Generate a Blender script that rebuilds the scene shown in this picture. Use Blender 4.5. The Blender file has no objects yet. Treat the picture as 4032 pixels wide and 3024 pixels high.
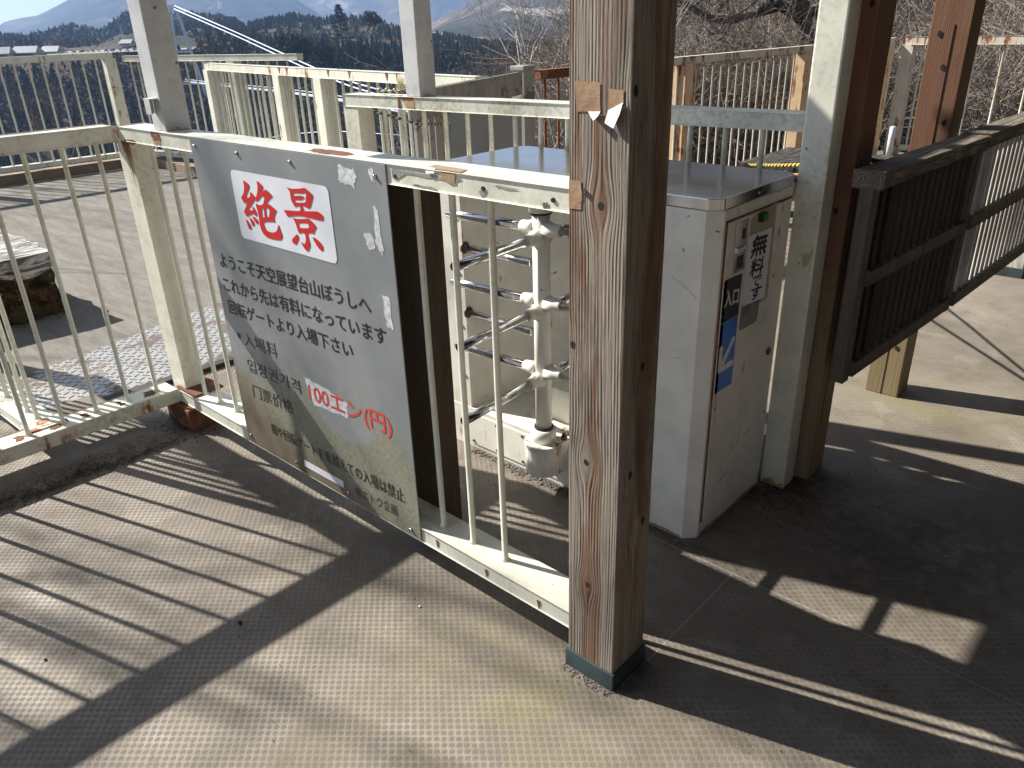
import bpy, bmesh, math, random
from mathutils import Vector, Matrix, noise
R = math.radians
scene = bpy.context.scene
COL = scene.collection
random.seed(7)

# ------------------------------------------------------------------ camera
# world: +x runs along the ticket fence (to the near right), +y across it, z up, deck at z=0
HX = Vector((.7302, .6833, 0)); HY = Vector((-.6833, .7302, 0)); HZ = Vector((0, 0, 1))
pit, rol = R(25.03), R(-1.907)
fw = HY*math.cos(pit) - HZ*math.sin(pit)
up0 = HY*math.sin(pit) + HZ*math.cos(pit)
cx = HX*math.cos(rol) + up0*math.sin(rol)
cy = -HX*math.sin(rol) + up0*math.cos(rol)
cam = bpy.data.cameras.new('camera'); cam.sensor_width = 36; cam.lens = 36*3040/4032
cam.clip_start = .05; cam.clip_end = 40000
co = bpy.data.objects.new('camera', cam); COL.objects.link(co)
mw = Matrix((cx, cy, -fw)).transposed().to_4x4(); mw.translation = Vector((0, 0, 1.5))
co.matrix_world = mw
scene.camera = co
# ------------------------------------------------------------------ sky, sun, exposure
SUN_EL = R(38.3); SH = Vector((.954, .300, 0)).normalized()      # SH: where shadows fall
world = bpy.data.worlds.new("World"); scene.world = world; world.use_nodes = True
wn = world.node_tree; bg = wn.nodes['Background']
sky = wn.nodes.new('ShaderNodeTexSky'); sky.sky_type = 'NISHITA'; sky.sun_disc = False
sky.sun_elevation = SUN_EL; sky.sun_rotation = math.atan2(-SH.x, -SH.y)
sky.air_density = 1.0; sky.dust_density = 1.2; sky.ozone_density = 1.5; sky.altitude = 600
hs = wn.nodes.new('ShaderNodeHueSaturation'); hs.inputs['Saturation'].default_value = .42
wn.links.new(sky.outputs[0], hs.inputs['Color']); wn.links.new(hs.outputs[0], bg.inputs[0]); bg.inputs[1].default_value = .050
sl = bpy.data.lights.new('sun', 'SUN'); sl.energy = 5.0; sl.angle = R(.5); sl.color = (1, .955, .88)
so = bpy.data.objects.new('sun', sl); COL.objects.link(so)
sd = Vector((SH.x*math.cos(SUN_EL), SH.y*math.cos(SUN_EL), -math.sin(SUN_EL)))
so.rotation_euler = sd.to_track_quat('-Z', 'Y').to_euler()
scene.view_settings.view_transform = 'Standard'; scene.view_settings.look = 'None'
scene.view_settings.exposure = 1.22; scene.view_settings.gamma = 1
try: scene.cycles.max_bounces = 8; scene.cycles.volume_bounces = 0
except Exception: pass

# ------------------------------------------------------------------ material helpers
class Mt:
    def __init__(s, name, rough=.6, metal=0., spec=None):
        s.m = bpy.data.materials.new(name); s.m.use_nodes = True; s.t = s.m.node_tree
        s.b = s.t.nodes['Principled BSDF']; s.b.inputs['Roughness'].default_value = rough; s.b.inputs['Metallic'].default_value = metal
        if spec is not None: s.b.inputs['Specular IOR Level'].default_value = spec
        s.tc = None
    def put(s, sock, v):
        if isinstance(v, bpy.types.NodeSocket): s.t.links.new(v, sock)
        elif v is not None:
            try: sock.default_value = v
            except Exception:
                sock.default_value = tuple(v)+(1,) if hasattr(v, '__len__') and len(v) == 3 else v
    def n(s, typ, ins=None, **pr):
        nd = s.t.nodes.new('ShaderNode'+typ)
        for k, v in pr.items(): setattr(nd, k, v)
        for k, v in (ins or {}).items(): s.put(nd.inputs[k], v)
        return nd
    def co(s, kind='Object', scale=None, loc=None, rot=None):
        if s.tc is None: s.tc = s.n('TexCoord')
        o = s.tc.outputs[kind]
        if scale or loc or rot:
            o = s.n('Mapping', {'Vector': o, 'Scale': scale or (1, 1, 1), 'Location': loc or (0, 0, 0), 'Rotation': rot or (0, 0, 0)}).outputs[0]
        return o
    def math(s, op, a, b=None, c=None):
        nd = s.n('Math', operation=op); s.put(nd.inputs[0], a)
        if b is not None: s.put(nd.inputs[1], b)
        if c is not None: s.put(nd.inputs[2], c)
        return nd.outputs[0]
    def noise(s, scale=5, detail=4, rough=.55, vec=None, dist=0.):
        return s.n('TexNoise', {'Vector': vec or s.co(), 'Scale': scale, 'Detail': detail, 'Roughness': rough, 'Distortion': dist}).outputs[0]
    def ramp(s, v, a, b, lo=0., hi=1.):
        nd = s.n('MapRange', {'Value': v, 'From Min': a, 'From Max': b, 'To Min': lo, 'To Max': hi}, interpolation_type='SMOOTHSTEP')
        return nd.outputs[0]
    def mix(s, f, a, b, mode='MIX'):
        nd = s.n('Mix', data_type='RGBA', blend_type=mode)
        s.put(nd.inputs[0], f)
        for k, v in ((6, a), (7, b)):
            if not isinstance(v, bpy.types.NodeSocket) and len(v) == 3: v = tuple(v)+(1,)
            s.put(nd.inputs[k], v)
        return nd.outputs[2]
    def attr(s, name):
        return s.n('Attribute', attribute_name=name, attribute_type='OBJECT').outputs['Fac']
    def xyz(s, v=None):
        return s.n('SeparateXYZ', {0: v or s.co()}).outputs
    def color(s, v): s.put(s.b.inputs['Base Color'], v if isinstance(v, bpy.types.NodeSocket) else tuple(v)+(1,)); return s
    def rough(s, v): s.put(s.b.inputs['Roughness'], v); return s
    def bump(s, h, dist=.002, strength=1.):
        nd = s.n('Bump', {'Height': h, 'Distance': dist, 'Strength': strength}); s.t.links.new(nd.outputs[0], s.b.inputs['Normal']); return s

MT = {}
def plain(name, col, rough=.6, metal=0., bump=0, var=.12, sc=30, spec=None):
    m = Mt(name, rough, metal, spec); nz = m.noise(sc, 4)
    dk = tuple(c*(1-var) for c in col); lt = tuple(min(1, c*(1+var)) for c in col)
    m.color(m.mix(m.ramp(nz, .3, .7), dk, lt))
    if bump: m.bump(nz, bump)
    MT[name] = m.m; return m.m

# weathered cream paint, with rust and mould set per object
def cream(name, base=(.70, .69, .575)):
    m = Mt(name, .42)
    v = m.co('Object'); x, y, z = m.xyz(v)
    n1 = m.noise(9, 5); n2 = m.noise(55, 5, .7); n3 = m.noise(2.2, 3)
    c = m.mix(m.ramp(n1, .35, .7), base, tuple(b*.86 for b in base))
    mo = m.ramp(m.math('MULTIPLY_ADD', n3, .6, m.math('MULTIPLY', n2, .55)), 0.55, .78)
    mo = m.math('MULTIPLY', mo, m.attr('mould'))
    c = m.mix(m.math('MULTIPLY', mo, .8), c, (.22, .20, .12))
    sp = m.ramp(m.noise(34, 2, .5), .745, .76); c = m.mix(m.math('MULTIPLY', sp, .85), c, (.09, .07, .05))
    st = m.noise(1, 4, .6, vec=m.co('Object', (26, 26, 3.0)))
    bl = m.noise(7, 4, .6)
    rr = m.math('MULTIPLY_ADD', st, .55, m.math('MULTIPLY', bl, .55))
    ra = m.attr('rust')
    th = m.math('SUBTRACT', .70, m.math('MULTIPLY', ra, .2))
    rs = m.ramp(m.math('SUBTRACT', rr, th), -.03, .03)
    rs2 = m.ramp(m.math('SUBTRACT', rr, th), -.09, .05, 0, .6)
    on = m.math('GREATER_THAN', ra, .01)
    c = m.mix(m.math('MULTIPLY', rs2, on), c, (.50, .27, .10))
    c = m.mix(m.math('MULTIPLY', rs, on), c, m.mix(m.ramp(n2, .4, .6), (.16, .05, .022), (.30, .11, .04)))
    m.color(c).rough(m.math('MULTIPLY_ADD', rs, .4, .42)).bump(m.math('MULTIPLY_ADD', n2, .5, m.math('MULTIPLY', rs, -.8)), .0012, .5)
    MT[name] = m.m
cream('cream_paint'); cream('machine_paint', (.84, .82, .745)); cream('old_white_paint', (.60, .57, .47))
cream('stained_paint', (.60, .43, .26)); cream('grey_steel', (.56, .56, .55))

def rusty(name, a=(.09, .03, .016), b=(.20, .07, .026)):
    m = Mt(name, .85); n1 = m.noise(40, 6, .7); n2 = m.noise(9, 3)
    c = m.mix(m.ramp(n1, .35, .65), a, b); c = m.mix(m.ramp(n2, .5, .7, 0, .6), c, (.40, .20, .08))
    m.color(c).bump(n1, .004); MT[name] = m.m
rusty('rust'); rusty('rust_stain', (.33, .16, .06), (.50, .33, .17))

def wood(name, grey, warm, dark, warmth=.5, fx=7., fz=.55, lines=11., knots=(), bump=.0018, red=None, lw=.5, fr=1100., heart=()):
    m = Mt(name, .8, spec=.25)
    x, y, z = m.xyz()
    u = m.math('ADD', x, y)
    for (uk, zk, aa, bb, amp) in knots:      # the grain flows round each knot
        dx = m.math('DIVIDE', m.math('SUBTRACT', u, uk), aa); dz = m.math('DIVIDE', m.math('SUBTRACT', z, zk), bb)
        g = m.math('EXPONENT', m.math('MULTIPLY', m.math('ADD', m.math('MULTIPLY', dx, dx), m.math('MULTIPLY', dz, dz)), -1.))
        u = m.math('ADD', u, m.math('MULTIPLY', m.math('MULTIPLY', g, dx), -amp))
    vec = m.n('CombineXYZ', {0: m.math('MULTIPLY', u, fx), 1: m.math('MULTIPLY', y, .6), 2: m.math('MULTIPLY', z, fz)}).outputs[0]
    big = m.noise(1.0, 2, .4, vec=vec)
    ph = m.math('MULTIPLY_ADD', big, lines*6.283, m.math('MULTIPLY', u, fr))
    ring = m.math('MULTIPLY_ADD', m.math('SINE', ph), .5, .5)
    vf = m.n('CombineXYZ', {0: m.math('MULTIPLY', u, 260.), 1: m.math('MULTIPLY', y, 8.), 2: m.math('MULTIPLY', z, 3.2)}).outputs[0]
    fine = m.noise(1, 4, .6, vec=vf)
    vw = m.n('CombineXYZ', {0: m.math('MULTIPLY', u, 22.), 1: m.math('MULTIPLY', y, 2.), 2: m.math('MULTIPLY', z, 2.0)}).outputs[0]
    wn_ = m.noise(1, 5, .65, vec=vw, dist=.4)
    for hc in heart:
        hx = m.math('DIVIDE', m.math('SUBTRACT', u, hc), .026)
        wn_ = m.math('MULTIPLY_ADD', m.math('EXPONENT', m.math('MULTIPLY', m.math('MULTIPLY', hx, hx), -1.)), .13, wn_)
    if heart: ring = m.math('MULTIPLY', ring, m.ramp(m.noise(1, 3, .5, vec=m.n('CombineXYZ', {0: m.math('MULTIPLY', u, 45.), 2: m.math('MULTIPLY', z, 5.)}).outputs[0]), .38, .62, .15, 1.))
    c = m.mix(m.ramp(fine, .3, .7), tuple(g*.72 for g in grey), grey)
    c = m.mix(m.math('MULTIPLY', m.ramp(wn_, 1-warmth-.06, 1-warmth+.06), m.ramp(fine, .3, .75, .35, 1)), c, warm)
    c = m.mix(m.math('MULTIPLY', m.ramp(ring, .62, .98), lw), c, dark)
    if red:
        vr = m.n('CombineXYZ', {0: m.math('MULTIPLY', u, 5.), 2: m.math('MULTIPLY', z, 1.4)}).outputs[0]
        c = m.mix(m.ramp(m.noise(1, 3, .5, vec=vr), .46, .62), c, red)
    blot = m.noise(1, 4, .6, vec=m.n('CombineXYZ', {0: m.math('MULTIPLY', u, 12.), 1: m.math('MULTIPLY', y, 2.), 2: m.math('MULTIPLY', z, 3.5)}).outputs[0])
    c = m.mix(m.ramp(blot, .50, .72, 0, .55), c, tuple(q*1.2 for q in dark))
    if name == 'orange_wood':      # lichen and bleaching near the foot
        lo = m.ramp(m.math('MULTIPLY_ADD', m.noise(5, 4, .6), .7, z), .75, 1.35, .85, 0)
        c = m.mix(lo, c, m.mix(m.ramp(fine, .3, .7), (.20, .16, .085), (.30, .235, .14)))
    m.color(c).bump(m.math('MULTIPLY_ADD', ring, -.6, fine), bump); MT[name] = m.m
wood('post_wood', (.275, .235, .19), (.15, .062, .028), (.05, .036, .026), warmth=.40, lw=.62, fr=760., heart=(.318, .455), bump=.0025, lines=9.,
     knots=[(-.86+1.178, 1.186, .03, .05, .028), (-.947+1.178, .889, .02, .05, .02), (-.887+1.178, .619, .028, .06, .03), (-.878+1.178, .285, .025, .05, .025),
            (-.799+1.23, .849, .025, .06, .025), (-.799+1.25, .45, .03, .07, .03), (-.799+1.19, 1.388, .02, .05, .02)])
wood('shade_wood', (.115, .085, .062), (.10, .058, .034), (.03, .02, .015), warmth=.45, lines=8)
wood('orange_wood', (.20, .098, .06), (.185, .11, .06), (.10, .048, .03), warmth=.5, lines=3, fx=5, bump=.0005, red=None, lw=.22)
wood('mossy_wood', (.34, .22, .11), (.30, .25, .10), (.15, .08, .04), warmth=.5, lines=6, bump=.001, lw=.4)
wood('slat_rail', (.17, .14, .11), (.12, .085, .06), (.05, .038, .03), warmth=.45, lines=3, lw=.35)
wood('slat_wood', (.70, .67, .62), (.30, .26, .22), (.16, .13, .11), warmth=.42, lines=3, lw=.35)  # far panel slats: sunlight painted into the pale tone; also on the pale post
wood('dark_slat_wood', (.07, .053, .04), (.055, .036, .023), (.035, .025, .018), warmth=.45, lines=3, lw=.35)  # same slat wood on the near panel, its shade painted into the colour

# horizontal weathered timber
m = Mt('slat_wood_flat', .8, spec=.2); n1 = m.noise(1, 5, .65, vec=m.co('Object', (160, 4, 160))); n2 = m.noise(9, 3)
m.color(m.mix(m.ramp(n2, .4, .65, 0, .5), m.mix(m.ramp(n1, .35, .65), (.07, .055, .042), (.25, .215, .175)), (.08, .065, .05))).bump(n1, .001); MT['slat_wood_flat'] = m.m
m = Mt('bench_wood', .9, spec=.2); n1 = m.noise(1, 6, .7, vec=m.co('Object', (26, 5, 20)), dist=1.5); n2 = m.noise(3, 4)
c = m.mix(m.ramp(n1, .38, .62), (.10, .09, .085), (.60, .58, .56)); c = m.mix(m.ramp(n2, .52, .62, 0, .35), c, (.12, .10, .09)); m.color(c).bump(n1, .01); MT['bench_wood'] = m.m
m = Mt('mossy_bark', .95, spec=.1); n1 = m.noise(14, 6, .7); n2 = m.noise(3.5, 4)
c = m.mix(m.ramp(n1, .4, .62), (.02, .014, .01), (.10, .055, .03)); c = m.mix(m.ramp(n2, .45, .58, 0, .75), c, (.055, .058, .02)); c = m.mix(m.ramp(m.noise(22, 3), .62, .68, 0, .6), c, (.24, .23, .17)); m.color(c).bump(n1, .02); MT['mossy_bark'] = m.m
m = Mt('dark_table_wood', .9, spec=.2); n1 = m.noise(1, 5, .7, vec=m.co('Object', (30, 4, 10))); m.color(m.mix(m.ramp(n1, .4, .65), (.03, .027, .025), (.11, .10, .09))).bump(n1, .006); MT['dark_table_wood'] = m.m

# rubber floor sheet with dimples
def floor_mat():
    m = Mt('rubber_floor', .62, spec=.35)
    x, y, z = m.xyz()
    CX, CY = .0262, .0227
    def cell(ox, oy):
        fx = m.math('SUBTRACT', m.math('FRACT', m.math('ADD', m.math('DIVIDE', x, CX), ox)), .5)
        fy = m.math('SUBTRACT', m.math('FRACT', m.math('ADD', m.math('DIVIDE', y, CY), oy)), .5)
        dx = m.math('MULTIPLY', fx, CX); dy = m.math('MULTIPLY', fy, CY)
        return m.math('SQRT', m.math('ADD', m.math('MULTIPLY', dx, dx), m.math('MULTIPLY', dy, dy)))
    d = m.math('MINIMUM', cell(0, 0), cell(.5, .5))
    disk = m.ramp(d, .0058, .0076, 1, 0)
    st = m.math('MULTIPLY_ADD', m.math('SINE', m.math('MULTIPLY', m.math('ADD', x, m.math('MULTIPLY', y, .25)), 2*math.pi/.0022)), .5, .5)
    st2 = m.math('MULTIPLY_ADD', m.math('SINE', m.math('MULTIPLY', m.math('SUBTRACT', y, m.math('MULTIPLY', x, .2)), 2*math.pi/.0030)), .5, .5)
    pat = m.mix(disk, m.n('CombineColor', {0: st2, 1: st2, 2: st2}).outputs[0], m.n('CombineColor', {0: st, 1: st, 2: st}).outputs[0])
    pv = m.math('MULTIPLY', m.n('SeparateColor', {0: pat}).outputs[0], 1.)
    big = m.noise(1.1, 5, .6); med = m.noise(7, 5, .65); fin = m.noise(160, 3, .6)
    c = m.mix(m.ramp(big, .35, .65), (.185, .157, .124), (.26, .226, .182))
    c = m.mix(m.ramp(m.noise(2.6, 6, .7), .42, .64, 0, .7), c, (.125, .102, .078))
    c = m.mix(m.ramp(m.noise(14, 5, .75), .55, .68, 0, .55), c, (.10, .082, .06)); c = m.mix(m.ramp(m.noise(4.3, 4, .6, dist=.6), .56, .66, 0, .35), c, (.36, .32, .26))
    c = m.mix(m.math('MULTIPLY', disk, m.math('MULTIPLY', m.ramp(m.noise(.7, 3, .5), .38, .62, .10, .70), 1.)), c, m.mix(st, (.115, .095, .075), (.27, .235, .19)))
    edge = m.ramp(m.math('ABSOLUTE', m.math('SUBTRACT', d, .0090)), .0, .0016, 1, 0)
    c = m.mix(m.math('MULTIPLY', edge, .2), c, (.38, .34, .28))
    # mossy yellow tint near the foot of the post and the walkway, dirt along the fence feet
    def blob(px, py, rx, ry):
        ax = m.math('DIVIDE', m.math('SUBTRACT', x, px), rx); ay = m.math('DIVIDE', m.math('SUBTRACT', y, py), ry)
        return m.math('EXPONENT', m.math('MULTIPLY', m.math('ADD', m.math('MULTIPLY', ax, ax), m.math('MULTIPLY', ay, ay)), -1.))
    moss = m.math('MAXIMUM', blob(-.95, 1.02, .35, .2), blob(-.75, 3.3, .5, .35))
    moss = m.math('MAXIMUM', moss, m.math('MULTIPLY', blob(-.7, .7, .6, .35), .6))
    c = m.mix(m.math('MULTIPLY', m.math('MULTIPLY', moss, m.ramp(med, .4, .6)), .3), c, (.28, .25, .10))
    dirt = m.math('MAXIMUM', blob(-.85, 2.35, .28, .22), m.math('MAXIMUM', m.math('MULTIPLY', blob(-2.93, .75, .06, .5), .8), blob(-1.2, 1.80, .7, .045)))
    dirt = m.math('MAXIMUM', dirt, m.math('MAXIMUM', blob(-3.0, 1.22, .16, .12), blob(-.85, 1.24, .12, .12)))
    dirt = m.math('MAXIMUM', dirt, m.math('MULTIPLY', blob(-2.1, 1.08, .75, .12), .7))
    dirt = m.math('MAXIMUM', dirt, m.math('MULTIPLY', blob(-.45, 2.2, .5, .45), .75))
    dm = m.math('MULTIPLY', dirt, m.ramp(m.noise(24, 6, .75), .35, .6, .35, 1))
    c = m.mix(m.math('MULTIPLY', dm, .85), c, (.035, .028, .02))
    # glued seams
    s1 = m.math('MULTIPLY', m.ramp(m.math('ABSOLUTE', m.math('SUBTRACT', y, 1.772)), .0006, .0016, 1, 0), m.math('GREATER_THAN', x, -1.3))
    s2 = m.math('MULTIPLY', m.ramp(m.math('ABSOLUTE', m.math('ADD', x, .786)), .0006, .0016, 1, 0), m.math('MULTIPLY', m.math('GREATER_THAN', y, 1.3), m.math('LESS_THAN', y, 1.772)))
    c = m.mix(m.math('MULTIPLY', m.math('MAXIMUM', s1, s2), .55), c, (.50, .47, .41))
    c = m.mix(m.ramp(fin, .7, .8, 0, .5), c, (.12, .10, .08))
    m.color(c).rough(m.ramp(med, .3, .7, .5, .75))
    h = m.math('MULTIPLY_ADD', m.math('MULTIPLY', disk, st), 1., m.math('MULTIPLY', st2, .35))
    m.bump(m.math('ADD', h, m.math('MULTIPLY', m.noise(3, 2), 6.)), .0011, .8)
    MT['rubber_floor'] = m.m
floor_mat()
m = Mt('worn_concrete', .9, spec=.2); a = m.noise(1, 6, .7, vec=m.co('Object', (3, 14, 3))); b = m.noise(60, 4, .7)
c = m.mix(m.ramp(a, .35, .65), (.145, .132, .115), (.205, .192, .17)); c = m.mix(m.ramp(b, .5, .75, 0, .4), c, (.17, .15, .13)); m.color(c).bump(b, .003); MT['worn_concrete'] = m.m
plain('deck_kerb', (.23, .17, .125), .9, sc=12, bump=.002)
plain('black_rubber', (.02, .019, .018), .7)
plain('earth', (.05, .042, .035), 1, sc=8, bump=.01)

# checker plate: raised lugs, alternating direction
m = Mt('checker_plate', .38, .55); x, y, z = m.xyz()
P_ = .060
def lug(ang, ox, oy):
    ca, sa = math.cos(ang), math.sin(ang)
    fx = m.math('SUBTRACT', m.math('FRACT', m.math('ADD', m.math('DIVIDE', x, P_), ox)), .5)
    fy = m.math('SUBTRACT', m.math('FRACT', m.math('ADD', m.math('DIVIDE', y, P_), oy)), .5)
    a = m.math('ADD', m.math('MULTIPLY', fx, ca), m.math('MULTIPLY', fy, sa)); b = m.math('SUBTRACT', m.math('MULTIPLY', fy, ca), m.math('MULTIPLY', fx, sa))
    a = m.math('DIVIDE', a, .40); b = m.math('DIVIDE', b, .115)
    return m.ramp(m.math('ADD', m.math('MULTIPLY', a, a), m.math('MULTIPLY', b, b)), .6, 1.2, 1, 0)
lg = m.math('MAXIMUM', lug(.5, 0, 0), lug(2.1, .5, .5))
wr = m.noise(5, 5, .6); w2 = m.noise(90, 3)
c = m.mix(m.ramp(wr, .50, .60), (.36, .35, .33), (.12, .085, .075)); c = m.mix(m.math('MULTIPLY', lg, .92), c, m.mix(m.ramp(w2, .4, .6), (.04, .03, .026), (.13, .11, .10)))
m.color(c).rough(m.ramp(wr, .5, .6, .35, .8)); m.put(m.b.inputs['Metallic'], m.ramp(wr, .5, .6, .3, 0)); m.bump(lg, .003); MT['checker_plate'] = m.m

# metals
m = Mt('chrome', .07, 1.); n = m.noise(40, 3); m.color((.72, .72, .73)).rough(m.ramp(n, .4, .8, .04, .22)); MT['chrome'] = m.m
m = Mt('stainless', .25, 1.); n = m.noise(1, 3, .6, vec=m.co('Object', (3, 160, 3))); n2 = m.noise(6, 5)
m.color(m.mix(m.ramp(n2, .3, .7), (.50, .51, .53), (.62, .63, .64))).rough(m.ramp(n, .3, .7, .12, .24)).bump(n, .00012); MT['stainless'] = m.m
m = Mt('aluminium', .5, .35); n = m.noise(8, 6, .7); n2 = m.noise(1, 4, .7, vec=m.co('Object', (20, 20, 2)))
c = m.mix(m.ramp(n2, .35, .7), (.36, .345, .32), (.27, .25, .22)); c = m.mix(m.ramp(n, .56, .62, 0, .8), c, (.09, .08, .055)); m.color(c); MT['aluminium'] = m.m
plain('grey_sheet', (.30, .335, .345), .45, .2, var=.06, sc=3)
# grey notice board: silver paint with algae climbing from the bottom edge
m = Mt('board_paint', .36, .25); x, y, z = m.xyz(m.co('Object'))
n1 = m.noise(5, 5, .65); n2 = m.noise(1, 5, .7, vec=m.co('Object', (14, 14, 2.2))); n3 = m.noise(70, 4, .7)
k = m.math('ADD', m.math('MULTIPLY_ADD', n1, .50, m.math('MULTIPLY', n2, .32)), m.math('MULTIPLY', m.math('SUBTRACT', .52, z), 1.15))
alg = m.ramp(k, .38, .62); ddk = m.ramp(m.math('ADD', k, m.math('MULTIPLY', m.math('SUBTRACT', -1.95, x), .42)), .64, .95)
hold = m.math('EXPONENT', m.math('MULTIPLY', m.math('ADD', m.math('POWER', m.math('DIVIDE', m.math('ADD', x, 1.83), .17), 2), m.math('POWER', m.math('DIVIDE', m.math('SUBTRACT', z, .40), .075), 2)), -1.4))
alg = m.math('MULTIPLY', alg, m.math('SUBTRACT', 1., m.ramp(hold, .25, .5)))
c = m.mix(m.ramp(n1, .3, .7), (.245, .258, .265), (.295, .308, .314))
c = m.mix(m.math('MULTIPLY', alg, .72), c, m.mix(m.ramp(n3, .4, .6), (.17, .17, .085), (.26, .25, .16)))
c = m.mix(m.math('MULTIPLY', ddk, .9), c, m.mix(m.ramp(n1, .4, .6), (.085, .062, .04), (.15, .115, .078)))
m.color(c).rough(m.math('MULTIPLY_ADD', alg, .35, .36)); MT['board_paint'] = m.m
def letter(name, col, fade=None, fz=.3):
    m = Mt(name, .5)
    if fade:
        n1 = m.noise(30, 5, .7); m.color(m.mix(m.ramp(n1, .35, .7), col, fade))
    else: m.color(col)
    MT[name] = m.m
letter('letter_black', (.012, .012, .014)); letter('letter_faded', (.012, .012, .01), (.045, .045, .03)); letter('letter_serif', (.016, .016, .014), (.04, .04, .03))
letter('letter_red', (.48, .007, .007)); letter('letter_orange_red', (.60, .035, .022), (.52, .07, .05))
plain('white_vinyl', (.66, .68, .72), .35, var=.05, sc=8)
plain('glue_residue', (.50, .52, .52), .7, var=.25, sc=60)
plain('sticker_strip', (.62, .63, .66), .4, var=.1, sc=60)
plain('sticker_black', (.018, .02, .022), .4); plain('sticker_blue', (.035, .20, .66), .4, var=.05)
plain('sticker_grey', (.25, .25, .24), .5); plain('paper', (.80, .81, .85), .6, var=.03); plain('yellow_tape', (.42, .37, .26), .4, var=.12, sc=20)
plain('button_green', (.02, .30, .05), .3); plain('black_plastic', (.015, .015, .015), .4); plain('white_letter', (.75, .76, .78), .4)
m = Mt('brown_tape', .42); n = m.noise(1, 3, .5, vec=m.co('Object', (8, 8, 260))); n2 = m.noise(30, 4)
m.color(m.mix(m.ramp(n2, .3, .7), (.30, .19, .105), (.38, .25, .15))).bump(m.math('MULTIPLY_ADD', n, .4, m.math('MULTIPLY', n2, 2)), .0012); MT['brown_tape'] = m.m
plain('tape_backing', (.55, .53, .52), .6, sc=60, var=.25); plain('shoe_green', (.035, .055, .055), .32, var=.25, sc=14); plain('dark_hole', (.012, .009, .007), .9)
plain('bolt', (.16, .12, .09), .5, .6); plain('screw_steel', (.6, .6, .6), .2, 1.); plain('pvc', (.62, .64, .68), .3)
plain('leaf_dirt', (.065, .045, .03), .9, var=.5, sc=30); plain('stone_grit', (.12, .11, .10), .9, var=.5, sc=60)
plain('roof_board', (.09, .07, .055), .8); plain('roof_metal', (.12, .12, .12), .6); plain('header_paint', (.35, .35, .33), .6)
def twisted(name, a, b, pitch=.034, dk=0.):
    m = Mt(name, .8); uv = m.xyz(m.n('Attribute', attribute_name='twist', attribute_type='GEOMETRY').outputs['Vector'])
    s = m.math('SINE', m.math('ADD', m.math('MULTIPLY', uv[0], 2*math.pi/pitch), uv[1]))
    m.color(m.mix(m.ramp(s, -.15+dk, .15+dk), a, b)).bump(m.math('ABSOLUTE', s), .003); MT[name] = m.m
twisted('rope_pale', (.60, .57, .42), (.06, .06, .04)); twisted('rope_yellow', (.02, .018, .012), (.66, .44, .05), .085, .25)
plain('frayed_rope', (.66, .62, .42), .9)
# bark, twigs, foliage
def veg(name):
    m = Mt(name, .95, spec=.05); a = m.n('Attribute', attribute_name='Col', attribute_type='GEOMETRY').outputs['Color']
    n = m.noise(2.5, 3); m.color(m.mix(m.ramp(n, .3, .7, 0, .35), a, (.03, .03, .02))); MT[name] = m.m
veg('foliage')
def bark(name, a, b, sc=25):
    m = Mt(name, .9, spec=.15); n = m.noise(sc, 5, .7); m.color(m.mix(m.ramp(n, .35, .65), a, b)).bump(n, .004); MT[name] = m.m
bark('pale_bark', (.26, .24, .22), (.52, .49, .46)); bark('dark_bark', (.05, .045, .042), (.15, .14, .13)); bark('twig', (.14, .10, .085), (.27, .22, .19))
# far ground
m = Mt('hill_ground', 1, spec=.05); g = m.n('NewGeometry').outputs['Position']
n1 = m.noise(.006, 6, .65, vec=g); n2 = m.noise(.035, 6, .7, vec=g); n3 = m.noise(.25, 3, .6, vec=g)
c = m.mix(m.ramp(n1, .42, .58), (.045, .05, .035), (.13, .095, .07)); c = m.mix(m.ramp(n2, .42, .6, 0, .75), c, (.035, .04, .03)); c = m.mix(m.ramp(n3, .5, .75, 0, .4), c, (.14, .11, .09))
m.color(c); MT['hill_ground'] = m.m
m = Mt('mountain_ground', 1, spec=.05); g = m.n('NewGeometry').outputs['Position']
n1 = m.noise(.0009, 8, .65, vec=g); n2 = m.noise(.006, 6, .75, vec=g); n3 = m.noise(.0018, 6, .7, vec=g, dist=2)
c = m.mix(m.ramp(n1, .42, .6), (.045, .045, .035), (.16, .125, .09)); c = m.mix(m.ramp(n2, .45, .6, 0, .6), c, (.05, .045, .035)); c = m.mix(m.ramp(n3, .57, .64, 0, .7), c, (.42, .36, .32))
m.color(c).bump(n2, 60); MT['mountain_ground'] = m.m
plain('asphalt_pale', (.22, .21, .2), .9); plain('roof_tile', (.20, .21, .22), .5); plain('house_wall', (.5, .48, .44), .8); plain('bridge_paint', (.55, .62, .72), .5, var=.04)
for nm, cc in (('car_white', (.7, .7, .7)), ('car_silver', (.4, .41, .42)), ('car_dark', (.05, .055, .07)), ('car_blue', (.07, .1, .2))): plain(nm, cc, .3, var=.02)
plain('car_glass', (.02, .025, .03), .1)

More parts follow.
